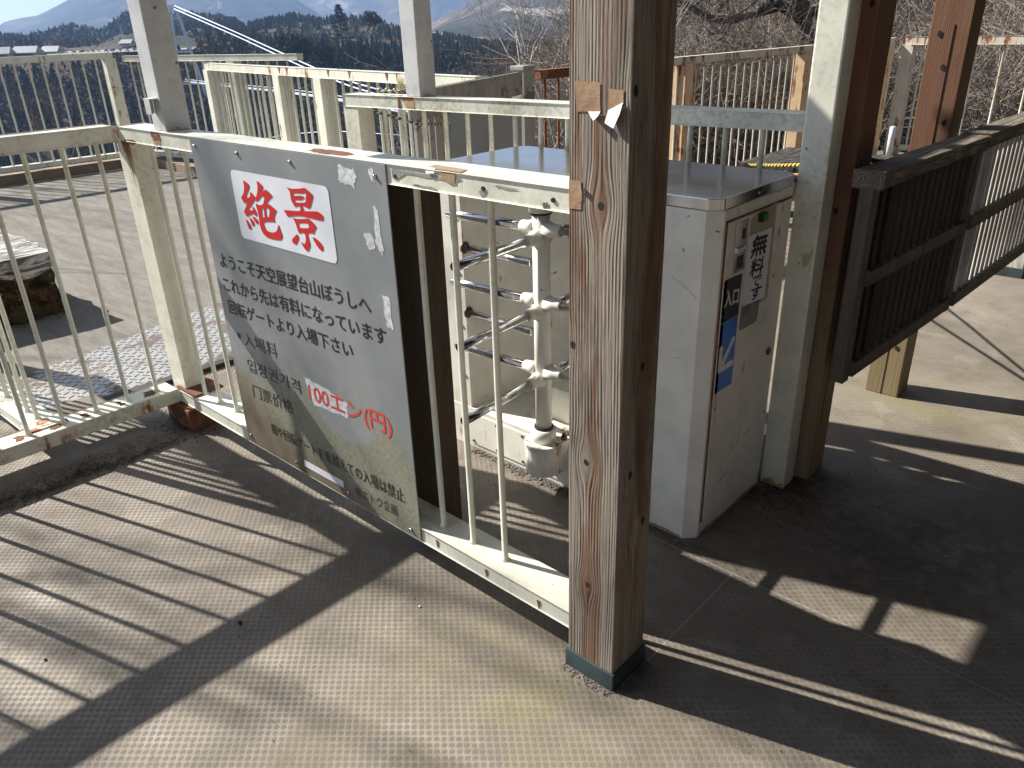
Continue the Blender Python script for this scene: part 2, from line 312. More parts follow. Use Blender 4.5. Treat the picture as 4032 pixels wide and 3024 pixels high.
# ------------------------------------------------------------------ geometry helpers
def link(name, me, mat, parent=None):
    o = bpy.data.objects.new(name, me); COL.objects.link(o)
    if mat is not None and not me.materials:
        for mm in (mat if isinstance(mat, (list, tuple)) else [mat]): me.materials.append(MT[mm])
    if parent is not None: o.parent = parent
    return o
def tag(o, label=None, cat=None, group=None, kind=None):
    if label: o['label'] = label
    if cat: o['category'] = cat
    if group: o['group'] = group
    if kind: o['kind'] = kind
    return o
def empty(name, loc=(0, 0, 0), label=None, cat=None, group=None):
    o = bpy.data.objects.new(name, None); COL.objects.link(o); o.location = loc; o.empty_display_size = .1
    return tag(o, label, cat, group)
def tree_copy(o, parent=None):
    c = o.copy(); COL.objects.link(c); c.parent = parent
    for ch in list(o.children): tree_copy(ch, c)
    return c
class B:
    def __init__(s): s.bm = bmesh.new()
    def box(s, x0, x1, y0, y1, z0, z1, bev=0):
        r = bmesh.ops.create_cube(s.bm, size=1)
        vs = r['verts']
        for v in vs: v.co = Vector((x0+(x1-x0)*(v.co.x+.5), y0+(y1-y0)*(v.co.y+.5), z0+(z1-z0)*(v.co.z+.5)))
        if bev: bmesh.ops.bevel(s.bm, geom=list({e for v in vs for e in v.link_edges}), offset=bev, segments=2, affect='EDGES', profile=.6)
        return s
    def beam(s, a, b, w, h, up=(0, 0, 1), bev=0, dz=0):
        # box from a to b; w sideways, h along up
        a = Vector(a); b = Vector(b); d = (b-a); L = d.length; d.normalize(); upv = Vector(up); sd_ = d.cross(upv).normalized(); upv = sd_.cross(d).normalized()
        r = bmesh.ops.create_cube(s.bm, size=1); vs = r['verts']
        for v in vs: v.co = a+d*(L*(v.co.x+.5))+sd_*(w*v.co.y)+upv*(h*v.co.z+dz)
        if bev: bmesh.ops.bevel(s.bm, geom=list({e for v in vs for e in v.link_edges}), offset=bev, segments=2, affect='EDGES', profile=.6)
        return s
    def tube(s, pts, r, n=10, cap=True, twist=False):
        pts = [Vector(p) for p in pts]; rs = r if hasattr(r, '__len__') else [r]*len(pts)
        rings = []; acc = 0; ref = None
        lay = None
        if twist: lay = s.bm.verts.layers.float_vector.get('twist') or s.bm.verts.layers.float_vector.new('twist')
        for i, p in enumerate(pts):
            d = (pts[min(i+1, len(pts)-1)]-pts[max(i-1, 0)]).normalized()
            if ref is None: ref = d.orthogonal().normalized()
            u = (ref-d*ref.dot(d)); u = u.normalized() if u.length > 1e-6 else d.orthogonal().normalized(); ref = u; w = d.cross(u)
            if i: acc += (p-pts[i-1]).length
            ring = []
            for k in range(n):
                a = 2*math.pi*k/n; v = s.bm.verts.new(p+(u*math.cos(a)+w*math.sin(a))*rs[i])
                if twist: v[lay] = Vector((acc, a, 0))
                ring.append(v)
            rings.append(ring)
        for i in range(len(rings)-1):
            for k in range(n): s.bm.faces.new((rings[i][k], rings[i][(k+1) % n], rings[i+1][(k+1) % n], rings[i+1][k])).smooth = n > 4
        if cap and n > 2:
            s.bm.faces.new(rings[0][::-1]); s.bm.faces.new(rings[-1])
        return s
    def prism(s, pts, z0, z1, bev=0):
        lo = [s.bm.verts.new((p[0], p[1], z0)) for p in pts]; hi = [s.bm.verts.new((p[0], p[1], z1)) for p in pts]; n = len(pts)
        s.bm.faces.new(hi); s.bm.faces.new(lo[::-1])
        for i in range(n): s.bm.faces.new((lo[i], lo[(i+1) % n], hi[(i+1) % n], hi[i]))
        if bev:
            bmesh.ops.bevel(s.bm, geom=list({e for v in lo+hi for e in v.link_edges}), offset=bev, segments=2, affect='EDGES', profile=.6)
        return s
    def quad(s, *p):
        s.bm.faces.new([s.bm.verts.new(q) for q in p]); return s
    def make(s, name, mat, parent=None, recalc=True):
        if recalc: bmesh.ops.recalc_face_normals(s.bm, faces=s.bm.faces)
        me = bpy.data.meshes.new(name); s.bm.to_mesh(me); s.bm.free()
        return link(name, me, mat, parent)
def setp(o, **kw):
    for k, v in kw.items(): o[k] = float(v)
    return o

# text and traced lettering -> flat meshes
def poly_mesh(name, polys, mat, plane, parent, smooth=True):
    """polys in (u,v) metres on a plane; plane(u,v)->xyz"""
    cu = bpy.data.curves.new('tmp', 'CURVE'); cu.dimensions = '2D'; cu.fill_mode = 'BOTH'
    for P in polys:
        if smooth:
            Q = []; n = len(P)
            for i in range(n):
                a, b = Vector(P[i]), Vector(P[(i+1) % n]); pr, nx = Vector(P[i-1]), Vector(P[(i+2) % n])
                Q.append(a)
                Q.append((a+b)*.5625-(pr+nx)*.0625)
            P = Q
        sp = cu.splines.new('POLY'); sp.points.add(len(P)-1)
        for q, p in zip(sp.points, P): q.co = (p[0], p[1], 0, 1)
        sp.use_cyclic_u = True
    return curve_to(cu, name, mat, plane, parent)
def curve_to(cu, name, mat, plane, parent, fit=None):
    o = bpy.data.objects.new('tmp', cu); COL.objects.link(o); bpy.context.view_layer.update()
    me = bpy.data.meshes.new_from_object(o.evaluated_get(bpy.context.evaluated_depsgraph_get()))
    bpy.data.objects.remove(o); bpy.data.curves.remove(cu)
    if fit:
        xs = [v.co.x for v in me.vertices]; ys = [v.co.y for v in me.vertices]
        x0, x1, y0, y1 = min(xs), max(xs), min(ys), max(ys)
    for v in me.vertices:
        u, w = v.co.x, v.co.y
        if fit:
            a = (u-x0)/(x1-x0); b = (w-y0)/(y1-y0)
            tl, bl, tr, br = fit
            lo = (bl[0]+(br[0]-bl[0])*a, bl[1]+(br[1]-bl[1])*a); hi = (tl[0]+(tr[0]-tl[0])*a, tl[1]+(tr[1]-tl[1])*a)
            u, w = lo[0]+(hi[0]-lo[0])*b, lo[1]+(hi[1]-lo[1])*b
        v.co = plane(u, w)
    me.materials.clear()
    me.name = name
    return link(name, me, mat, parent)
def text(name, body, mat, plane, parent, fit, weight=0.):
    cu = bpy.data.curves.new('tmp', 'FONT'); cu.body = body; cu.resolution_u = 3
    hgt = abs(fit[0][1]-fit[1][1])
    uv = []
    def keep(u, v): uv.append((u, v)); return plane(u, v)
    o = curve_to(cu, name, mat, keep, parent, fit)
    if weight:      # heavier strokes: the same glyphs laid four times, a hair apart
        w = weight*hgt; me = o.data; vs = []; fs = []; n = len(me.vertices); ev = (plane(0, 0)-plane(0, 1)).cross(plane(1, 0)-plane(0, 0)).normalized()*-.00004
        for k, (a, b_) in enumerate(((w, 0), (-w, 0), (0, w), (0, -w), (w*.7, w*.7), (-w*.7, -w*.7))):
            vs += [tuple(plane(u+a, v+b_)+ev*k) for u, v in uv]; fs += [tuple(i+n*k for i in p.vertices) for p in me.polygons]
        m2 = bpy.data.meshes.new(name); m2.from_pydata(vs, [], fs); m2.materials.append(MT[mat]); o.data = m2; bpy.data.meshes.remove(me)
    return o

# ------------------------------------------------------------------ the deck
deck_pts = [(-10.4, -6), (-10.4, 4.3), (-8.8, 4.25), (-3.5, 3.45), (-3.5, 9.9), (9, 9.9), (9, -6)]
b = B()
# rubber sheet: fine rows near the small rolled step beside the left railing
xs = [-3.56, -3.4, -3.2, -3.06, -3.02, -3.0, -2.98, -2.965, -2.95, -2.935, -2.92, -2.9, -2.85, -2.6, -2, -1, 0, 2, 4, 9]
def lift(x, y):
    t = min(1, max(0, (-2.91-x)/.075)); t = t*t*(3-2*t)
    return .035*t*min(1, max(0, (1.12-y)/.12))
ysn = [-6, -3, -1, 0, .3, .5, .7, .85, .95, 1.0, 1.06, 1.12, 1.3, 2, 3, 3.45, 5, 9.9]
gv = {}
for i, x in enumerate(xs):
    for j, y in enumerate(ysn): gv[i, j] = b.bm.verts.new((x, y, lift(x, y)))
for i in range(len(xs)-1):
    for j in range(len(ysn)-1): b.bm.faces.new((gv[i, j], gv[i+1, j], gv[i+1, j+1], gv[i, j+1])).smooth = True
tag(b.make('deck_floor', 'rubber_floor'), kind='structure')
b = B().prism([(-10.4, -6), (-10.4, 4.3), (-8.8, 4.25), (-3.56, 3.45), (-3.56, 1.4), (-3.50, .5), (-3.6, -6)], -.004, .004)
tag(b.make('concrete_floor', 'worn_concrete'), kind='structure')
b = B().prism([(-10.45, -6), (-10.45, 4.35), (-8.8, 4.3), (-3.56, 3.5), (-3.56, 9.95), (9, 9.95), (9, -6)], -.35, -.02)
tag(b.make('deck_slab', 'worn_concrete'), kind='structure')
k = B().beam((-10.45, -4, .04), (-10.45, 4.3, .04), .16, .12).beam((-10.5, 4.38, .04), (-8.7, 4.33, .04), .14, .12)
tag(k.make('deck_kerb', 'deck_kerb'), kind='structure')
pl = B().prism([(-3.545, -.2), (-3.515, .65), (-3.48, 1.55), (-3.46, 2.12), (-4.38, 2.12), (-4.17, 1.26), (-4.05, .5), (-4.0, -.2)], .006, .013).make('checker_plate', 'checker_plate')
tag(pl, 'worn steel checker plate set in the floor beyond the corner railing', 'steel plate')
B().beam((-3.535, -.2, .008), (-3.452, 2.3, .008), .05, .03).make('rubber_edge', 'black_rubber', pl)

# ------------------------------------------------------------------ railings
def railing(name, label, A, Bp, z0, z1, bars, posts, paint='cream_paint', rd=.10, rh=.05, br=.0085, rust=.3, mould=.5, bot=(.10, .05), group=None, pw=.09, skip_bottom=False, topmat=None, postdz=None, side=1):
    """A,Bp: ends (x,y) of the FRONT line at rail height; body lies on the left of A->B * side"""
    A = Vector((A[0], A[1], 0)); Bp = Vector((Bp[0], Bp[1], 0)); d = (Bp-A); L = d.length; d.normalize(); nn = Vector((-d.y, d.x, 0))*side
    root = empty(name, A, label, 'railing', group)
    def loc(t, off, z): return d*t+nn*off+Vector((0, 0, z))
    o = B().beam(loc(0, rd/2, z1-rh/2), loc(L, rd/2, z1-rh/2), rd, rh, bev=.004).make('top_rail', topmat or paint, root); setp(o, rust=rust, mould=mould)
    if not skip_bottom:
        o = B().beam(loc(0, rd/2, z0-bot[1]/2), loc(L, rd/2, z0-bot[1]/2), bot[0], bot[1], bev=.004).make('bottom_rail', paint, root); setp(o, rust=rust*1.2, mould=min(1, mould*1.4))
    me = None
    for t in bars:
        if me is None:
            o = B().tube([(0, 0, z0), (0, 0, z0+.004), (0, 0, z0+.009), (random.uniform(-.002, .002), random.uniform(-.002, .002), (z0+z1)/2), (0, 0, z1-rh-.006), (0, 0, z1-rh)], [br*1.6, br*1.45, br, br, br, br*1.4], 10).make('baluster', paint, root); me = o.data
        else:
            o = bpy.data.objects.new('baluster', me); COL.objects.link(o); o.parent = root
        o.location = loc(t, rd/2, 0); setp(o, rust=rust*random.uniform(.7, 1.3), mould=mould)
    for t in posts:
        c = loc(t, rd/2, 0); o = B().beam(c+Vector((0, 0, 0 if postdz is None else postdz)), c+Vector((0, 0, z1-rh)), pw, pw, up=d, bev=.004).make('post', paint, root); setp(o, rust=rust, mould=mould)
    return root, loc
# 1 the railing that carries the notice board (front line y=1.195)
s0 = -3.03
rA, locA = railing('board_railing', 'cream railing carrying the grey notice board, rust below its corner', (s0, 1.197), (-.945, 1.197), .15, 1.205,
    [s0*-1+x for x in (-2.903, -2.779, -2.652, -2.527, -2.402, -2.277, -2.152, -2.027, -1.902, -1.589, -1.464, -1.339, -1.214)], [], rust=.0, mould=.5, rd=.10, rh=.048)
o = B().beam((-.02, .055, .09), (-.02, .055, 1.155), .085, .105, up=(1, 0, 0), bev=.004).make('post', 'cream_paint', rA); setp(o, rust=.0, mould=.9)
o = B().box(-.10, .11, -.03, .13, .0, .095, bev=.006).make('foot_block', 'rust', rA)
def blob_patch(name, pts, plane, mat, parent, rag=.003, sub=5):
    out = []; n = len(pts)
    for i in range(n):
        a = Vector(pts[i]); c = Vector(pts[(i+1) % n])
        for kk in range(sub):
            p = a.lerp(c, kk/sub); out.append((p.x+random.uniform(-rag, rag), p.y+random.uniform(-rag, rag)))
    return poly_mesh(name, [out], mat, plane, parent, smooth=False)
front = lambda u, v: Vector((u-s0, -.0015, v))
blob_patch('rust_patch', [(-3.0, 1.158), (-2.985, 1.15), (-2.93, 1.145), (-2.90, 1.155), (-2.91, 1.165), (-2.97, 1.163)], front, 'rust', rA)
pf = lambda u, v: Vector((u-s0, .0005, v))
blob_patch('rust_patch', [(-3.035, 1.157), (-2.97, 1.157), (-2.975, 1.12), (-2.985, 1.05), (-2.99, .97), (-2.995, 1.06), (-3.0, 1.08), (-3.005, 1.03), (-3.01, 1.09), (-3.03, 1.125)], pf, 'rust_stain', rA, .002)
pf2 = lambda u, v: Vector((u-s0, .0001, v))
blob_patch('rust_patch', [(-3.04, 1.157), (-2.965, 1.157), (-2.985, 1.12), (-2.99, 1.09), (-3.01, 1.12)], pf2, 'rust', rA, .003)
blob_patch('rust_patch', [(-2.765, 1.204), (-2.705, 1.2), (-2.70, 1.178), (-2.75, 1.176), (-2.77, 1.19)], front, 'rust', rA, .002)
fr3 = lambda u, v: Vector((u-s0, -.0009, v))
blob_patch('rust_patch', [(-2.765, 1.18), (-2.705, 1.18), (-2.71, 1.158), (-2.73, 1.165), (-2.745, 1.157), (-2.76, 1.165)], fr3, 'rust_stain', rA, .002)
topf = lambda u, v: Vector((u-s0, v-1.197, 1.2062))
blob_patch('rust_patch', [(-1.86, 1.215), (-1.78, 1.205), (-1.70, 1.22), (-1.69, 1.25), (-1.80, 1.262), (-1.88, 1.245)], topf, 'rust', rA, .006)
for q in ([(-1.49, 1.196), (-1.25, 1.193), (-1.27, 1.186), (-1.44, 1.188), (-1.475, 1.17), (-1.49, 1.172)], [(-1.2, 1.172), (-1.185, 1.178), (-1.178, 1.168), (-1.19, 1.16)], [(-1.02, 1.168), (-1.005, 1.172), (-1.0, 1.162), (-1.015, 1.158)],
          [(-1.42, 1.163), (-1.33, 1.160), (-1.34, 1.164), (-1.40, 1.168)], [(-1.15, 1.19), (-1.08, 1.189), (-1.09, 1.186), (-1.14, 1.187)]):
    blob_patch('bare_metal_patch', q, front, 'aluminium', rA, .002)
for x_, z_ in ((-1.478, 1.178), (-1.185, 1.18), (-.99, 1.178)):
    B().tube([(x_-s0, -.003, z_), (x_-s0, .001, z_)], .005, 10).make('bolt_hole', 'dark_hole', rA)
for x_, z_ in ((-1.44, .128), (-1.24, .125), (-1.05, .122)):
    blob_patch('rust_patch', [(x_-.006, z_+.008), (x_+.008, z_+.008), (x_+.004, z_-.012), (x_, z_-.022), (x_-.003, z_-.01)], front, 'rust', rA, .001)
B().box(-3.055-s0, -2.90-s0, .0, .13, .152, .160).make('foot_plate', 'rust', rA)
# 2 left railing, from the corner toward the camera's left
rB, locB = railing('corner_railing', 'cream railing at the left edge, rust at the baluster feet', (-3.04, 1.19), (-3.05, -.9), .15, 1.205,
    [.06+.11*0+x for x in (.0, .12, .245, .37, .495, .62, .745, .87, 1.0, 1.12, 1.25, 1.37, 1.5, 1.62, 1.75, 1.87)], [2.05], rust=.22, mould=.85, rd=.11, rh=.05, bot=(.12, .05), side=-1)
for ch in rB.children:
    if ch.name.startswith('baluster'): ch['rust'] = 0.
for k_ in range(9):
    y_ = 1.10-.125*k_+random.uniform(-.01, .01); q_ = random.uniform(.15, .75); w_ = random.uniform(.4, 1)
    blob_patch('rust_patch', [(-3.11-.02*w_, y_-.03*q_), (-3.09+.02*w_, y_-.05*q_), (-3.08+.02*w_, y_), (-3.09+.01*w_, y_+.035*q_), (-3.105-.02*w_, y_+.02*q_)], lambda u, v: Vector((u+3.04, v-1.19, .1512)), 'rust', rB, .006)
# short side railing that joins it
rC, _ = railing('side_railing', 'mouldy cream railing running off to the left behind the corner railing', (-3.16, .66), (-5.2, .60), .15, 1.205, [.06, .16, .27, .38, .50, .62, .74, .86, .98, 1.1, 1.22], [1.9], rust=0.05, mould=1., side=-1)
o = B().box(-.03, .06, -.02, .12, .14, .156).make('end_plate', 'cream_paint', rC); setp(o, rust=.6, mould=.6)
# 3 the railing behind the turnstile
rD, _ = railing('turnstile_railing', 'cream railing behind the turnstile, with a rust stain under the far grey post', (-3.06, 2.218), (-.965, 2.329), .155, 1.234,
    [3.06-x for x in (2.84, 2.72, 2.595, 2.471, 2.347, 2.223, 2.099, 1.975, 1.851, 1.727, 1.603, 1.479, 1.355, 1.231, 1.107)], [.045], rust=0., mould=.85, rd=.09, rh=.05, br=.0095)
fd = lambda u, v: Vector((u+3.06, (u+3.06)*.053-.002, v))
blob_patch('rust_patch', [(-2.70, 1.232), (-2.685, 1.232), (-2.683, 1.186), (-2.70, 1.187)], fd, 'rust', rD, .002)
blob_patch('rust_patch', [(-2.685, 1.233), (-2.60, 1.233), (-2.615, 1.22), (-2.65, 1.222), (-2.67, 1.218)], fd, 'rust', rD, .002)
fd2 = lambda u, v: Vector((u+3.06, (u+3.06)*.053-.0012, v))
blob_patch('rust_patch', [(-2.67, 1.225), (-2.60, 1.228), (-2.60, 1.187), (-2.625, 1.192), (-2.65, 1.19)], fd2, 'rust_stain', rD, .002)
# 4 far platform railings
def nb(L, sp, o=.08): return [o+sp*i for i in range(int((L-o)/sp)+1)]
rE, _ = railing('far_railing', 'far cream railing at the left edge of the platform, car park beyond', (-10.45, -4.2), (-10.30, 4.2), .19, 1.33, nb(8.4, .145), [2.1, 4.2, 6.3, 8.36], rust=.12, mould=.6, rd=.08, rh=.07, br=.011, pw=.12, postdz=.0)
rF, _ = railing('far_railing', 'far cream railing with an open rail end above the nearer rail, bridge beyond', (-10.28, 4.30), (-7.35, 4.82), .19, 1.285, nb(2.8, .15), [1.95], rust=.10, mould=.5, rd=.08, rh=.06, br=.011, pw=.11)
rG, _ = railing('lookout_railing', 'cream railing across the lookout, three rust drips along its top rail', (-8.15, 4.22), (-3.38, 3.392), .15, 1.225, nb(4.75, .135), [.06, 1.9, 2.72], rust=.12, mould=.45, rd=.08, rh=.065, br=.011, pw=.12)
for t in (1.96, 2.12, 2.9, 3.25, 3.8, 4.35):
    blob_patch('rust_patch', [(t-.02, 1.224), (t+.03, 1.224), (t+.012, 1.19), (t+.008, 1.165), (t-.006, 1.19)], lambda u, v: Vector((u*.985, -u*.171-.002, v)), 'rust', rG, .003)
rH, _ = railing('rusted_railing', 'railing with a red rusted top rail next to the grey gate post', (-3.46, 3.98), (-3.40, 5.22), .2, 1.228, nb(1.2, .13), [], rust=.9, mould=.1, rd=.07, rh=.055, topmat='rust', side=-1)
rI, _ = railing('thicket_railing', 'rust streaked cream railing in front of the bare thicket, behind the turnstile', (-3.38, 5.28), (-3.18, 9.6), .15, 1.232, nb(4.3, .125, .12), [.32, 2.27, 4.2], rust=.40, mould=.1, rd=.07, rh=.055, paint='old_white_paint', pw=.13, side=-1)
for ch in rI.children:
    if ch.name.startswith('post'): ch['rust'] = .42; ch.data.materials[0] = MT['stained_paint']
rJ, _ = railing('thicket_railing', 'rusty thin barred railing at the far right, behind the orange wooden posts', (-3.02, 9.62), (4.5, 9.3), .12, 1.235, nb(7.4, .26, .2), [.05, 2.8, 5.4], rust=.38, mould=.1, rd=.07, rh=.075, paint='old_white_paint', br=.012, pw=.12)

# ------------------------------------------------------------------ grey gate beyond the turnstile railing
g = empty('sliding_gate', (-3.05, 2.62, 0), 'low grey aluminium gate leading to a capped square post', 'gate')
B().beam((0, 0, 1.15), (-.36, 1.18, 1.165), .04, .125, bev=.003).make('top_beam', 'aluminium', g)
B().beam((-.075, .30, .60), (-.36, 1.18, .60), .02, .96).make('panel', 'grey_sheet', g)
for t in (.02, .07, .12, .17, .21):
    B().beam((-.36*t, 1.18*t, .1), (-.36*t, 1.18*t, 1.09), .035, .022, up=(1, 0, 0)).make('bar', 'aluminium', g)
B().beam((-.05, 0, .12), (-.37, 1.18, .12), .04, .06).make('bottom_beam', 'aluminium', g)
p = empty('gate_post', (-3.44, 3.87, 0), 'square grey aluminium post with a flat cap', 'post')
B().box(-.05, .05, -.05, .05, 0, 1.235).make('shaft', 'aluminium', p); B().box(-.056, .056, -.056, .056, 1.235, 1.262, bev=.004).make('cap', 'aluminium', p)
B().tube([(-.0, -.0515, 1.12), (0, -.049, 1.12)], .008, 10).make('bolt_hole', 'dark_hole', p)

# ------------------------------------------------------------------ tall grey posts, and an unseen header added to cast floor shade
def tall(x, y, z, label, bracket):
    r = empty('steel_post', (x, y, z), label, 'post', 'tall grey steel posts standing on the rails')
    o = B().box(-.045, .045, -.045, .045, 0, 2.8-z, bev=.003).make('shaft', 'grey_steel', r); setp(o, rust=0, mould=.65)
    if bracket:
        o = B().box(-.012, .03, -.075, -.046, .10, .105).box(-.012, -.009, -.075, -.046, .055, .10).box(-.012, .03, -.075, -.072, .055, .10).make('bracket', 'grey_steel', r); setp(o, rust=0, mould=.8)
    return r
tall(-2.735, 1.262, 1.206, 'tall grey square post on the rail left of the notice board, small bracket on it', True)
tall(-2.62, 2.30, 1.235, 'tall grey square post on the railing behind, rust stain under its foot', False)
hd = empty('entrance_header', (-2.74, 1.8, 2.14), 'painted header board over the turnstile entrance', 'header')
B().box(-.03, .03, -.92, .86, 0, .56).make('board', 'header_paint', hd)
B().box(-.034, .034, -.93, .87, .56, .60).make('cap', 'header_paint', hd)

# ------------------------------------------------------------------ notice board
NB = 1.192
bd = empty('notice_board', (-2.0, NB, .1), 'grey notice board with red and black lettering, algae along its bottom', 'notice board')
pb = lambda off: (lambda u, v: Vector((u+2.0, -off, v-.1)))
o = B().box(-2.484+2, -1.509+2, -.0, .003, .104-.1, 1.203-.1, bev=.0008).make('panel', 'board_paint', bd)
o.data.transform(Matrix.Translation((-2.0, 0, .1))); o.location = (2.0, 0, -.1)   # keep object coordinates = place on the board
def rrect(x0, x1, y0, y1, r, n=6):
    P = []
    for cx_, cy_, a0 in ((x1-r, y1-r, 0), (x0+r, y1-r, 90), (x0+r, y0+r, 180), (x1-r, y0+r, 270)):
        for i in range(n+1):
            a = R(a0+90*i/n); P.append((cx_+r*math.cos(a), cy_+r*math.sin(a)))
    return P
wp = poly_mesh('white_plate', [rrect(-2.258, -1.755, .914, 1.125, .018)], 'white_vinyl', pb(.0012), bd, smooth=False)
# red brush characters, outlines measured from the photo and rectified to the plate
H1 = [(-2.2529, 1.1224), (-1.7532, 1.1268), (-1.7587, .9149), (-2.2596, .9139)]
Q1 = [(37, 38), (945, 190), (1031, 925), (130, 690)]
def homography(src, dst):
    A = []; bb = []
    for (x, y), (u, v) in zip(src, dst):
        A.append([x, y, 1, 0, 0, 0, -u*x, -u*y]); bb.append(u); A.append([0, 0, 0, x, y, 1, -v*x, -v*y]); bb.append(v)
    n = 8
    for i in range(n):
        pv_ = max(range(i, n), key=lambda r: abs(A[r][i])); A[i], A[pv_] = A[pv_], A[i]; bb[i], bb[pv_] = bb[pv_], bb[i]
        for r in range(n):
            if r != i:
                f = A[r][i]/A[i][i]
                for c_ in range(i, n): A[r][c_] -= f*A[i][c_]
                bb[r] -= f*bb[i]
    return [bb[i]/A[i][i] for i in range(n)]
Hm = homography(Q1, H1)
def hz(p):
    x, y = p; w = Hm[6]*x+Hm[7]*y+1; return ((Hm[0]*x+Hm[1]*y+Hm[2])/w, (Hm[3]*x+Hm[4]*y+Hm[5])/w)
ZETSU = [
 [(158,135),(185,150),(208,172),(215,190),(212,205),(200,240),(190,268),(183,300),(215,297),(220,285),(222,250),(232,250),(255,275),(270,305),(240,360),(210,400),(202,418),(240,422),(245,415),(240,390),(250,388),(272,425),(284,460),(284,472),(270,478),(262,465),(255,455),(215,468),(185,483),(172,460),(160,432),(175,400),(190,355),(192,342),(165,355),(150,330),(135,300),(155,265),(165,210),(160,160)],
 [(177,507),(200,535),(220,565),(228,600),(215,610),(203,595),(190,560)], [(212,490),(240,515),(256,545),(258,565),(243,578),(230,550),(220,520)], [(240,480),(265,490),(290,515),(296,540),(290,555),(275,548),(258,520)],
 [(287,142),(310,155),(338,185),(345,205),(335,240),(355,235),(368,222),(395,240),(425,275),(432,290),(400,322),(378,358),(400,362),(425,380),(466,415),(468,432),(452,470),(450,515),(456,533),(420,530),(350,535),(352,565),(365,600),(400,628),(440,634),(468,620),(480,590),(487,552),(500,590),(522,655),(524,680),(510,703),(490,706),(440,700),(395,690),(360,668),(330,625),(312,570),(302,490),(288,420),(273,360),(290,362),(310,372),(345,360),(356,300),(350,288),(325,290),(305,320),(275,340),(275,310),(285,270),(293,220),(292,180)],
 [(330,408),(345,402),(357,485),(345,490),(335,480)], [(370,402),(385,400),(403,420),(400,478),(378,484)]]
KEI = [
 [(568,197),(590,208),(620,215),(700,212),(735,207),(775,240),(810,278),(800,330),(785,390),(770,400),(748,388),(710,372),(720,395),(733,424),(820,425),(860,432),(895,458),(908,490),(900,512),(870,510),(800,492),(700,472),(640,470),(578,480),(560,450),(540,418),(600,420),(690,424),(688,380),(655,380),(645,388),(635,370),(612,330),(600,270),(595,240)],
 [(628,255),(700,258),(735,255),(748,262),(745,310),(740,342),(700,345),(650,342),(643,318),(700,318),(730,300),(720,285),(690,280),(645,282),(635,278)],
 [(625,490),(660,500),(730,500),(768,495),(800,520),(843,575),(825,610),(823,638),(805,636),(765,635),(770,680),(785,740),(780,780),(765,808),(745,800),(722,765),(700,725),(715,728),(735,738),(745,700),(735,640),(700,630),(683,640),(670,610),(655,560),(640,520)],
 [(678,540),(760,540),(772,560),(770,585),(700,586),(688,580)], [(660,645),(672,660),(678,690),(660,735),(645,745),(620,725),(617,695),(640,670)], [(810,672),(840,685),(880,720),(905,765),(905,795),(890,802),(870,785),(840,740),(818,700)]]
for P_s in (ZETSU, KEI):
    poly_mesh('red_character', [[hz(p) for p in q] for q in P_s], 'letter_red', lambda u, v: Vector((u+2.0, -.0024, v-.1)), bd)
p1 = pb(.0010)
def line(body, mat, fit, w=.0):
    return text('lettering', body, mat, p1, bd, fit, w)
line('ようこそ天空展望台山ぼうしへ', 'letter_black', ((-2.437, .839), (-2.437, .788), (-1.628, .846), (-1.628, .795)), .018)
line('これから先は有料になっています', 'letter_black', ((-2.445, .754), (-2.445, .703), (-1.574, .768), (-1.574, .717)), .018)
line('回転ゲートより入場下さい', 'letter_black', ((-2.437, .673), (-2.437, .622), (-1.738, .685), (-1.738, .636)), .018)
poly_mesh('lettering', [[(-2.404+.011*math.cos(a*.5236), .547+.011*math.sin(a*.5236)) for a in range(12)]], 'letter_black', p1, bd)
line('入場料', 'letter_serif', ((-2.373, .568), (-2.373, .518), (-2.163, .577), (-2.163, .521)))
line('입장권가격', 'letter_serif', ((-2.381, .468), (-2.381, .419), (-2.055, .476), (-2.055, .427)))
line('门票价格', 'letter_faded', ((-2.379, .371), (-2.379, .318), (-2.122, .381), (-2.122, .330)))
line('100エン(円)', 'letter_orange_red', ((-2.006, .482), (-2.006, .407), (-1.594, .492), (-1.594, .420)), .018)
line('柵や回転ゲートを乗越えての入場は禁止', 'letter_faded', ((-2.297, .243), (-2.297, .200), (-1.569, .259), (-1.569, .211)), .010)
line('㈲エトウ企画', 'letter_faded', ((-1.822, .172), (-1.822, .137), (-1.610, .186), (-1.610, .147)))
poly_mesh('strip_sticker', [[(-2.106, .161), (-1.883, .164), (-1.884, .137), (-2.107, .135)]], 'sticker_strip', pb(.0011), bd, smooth=False)
for q in ([(-1.70, 1.185), (-1.63, 1.183), (-1.625, 1.165), (-1.64, 1.135), (-1.70, 1.14), (-1.705, 1.16)], [(-1.572, 1.19), (-1.557, 1.185), (-1.556, 1.155), (-1.57, 1.16)], [(-1.572, 1.10), (-1.555, 1.09), (-1.545, .985), (-1.555, .975), (-1.575, 1.0)],
          [(-1.62, 1.02), (-1.585, 1.02), (-1.58, .985), (-1.60, .98), (-1.615, .99)], [(-1.575, .86), (-1.545, .865), (-1.54, .77), (-1.565, .775)]):
    blob_patch('tape_residue', q, pb(.0007), 'glue_residue', bd, .005)
blob_patch('tape_residue', [(-2.02, .50), (-1.90, .49), (-1.80, .47), (-1.81, .42), (-1.99, .41)], pb(.0005), 'glue_residue', bd, .004)
for x_, z_ in ((-2.455, 1.178), (-2.20, 1.176), (-1.92, 1.174), (-1.55, 1.172), (-2.46, .135), (-2.16, .13), (-1.55, .125), (-1.86, .13)):
    B().tube([(x_+2, -.006, z_-.1), (x_+2, 0, z_-.1)], [.004, .0065], 10).make('screw', 'screw_steel', bd)

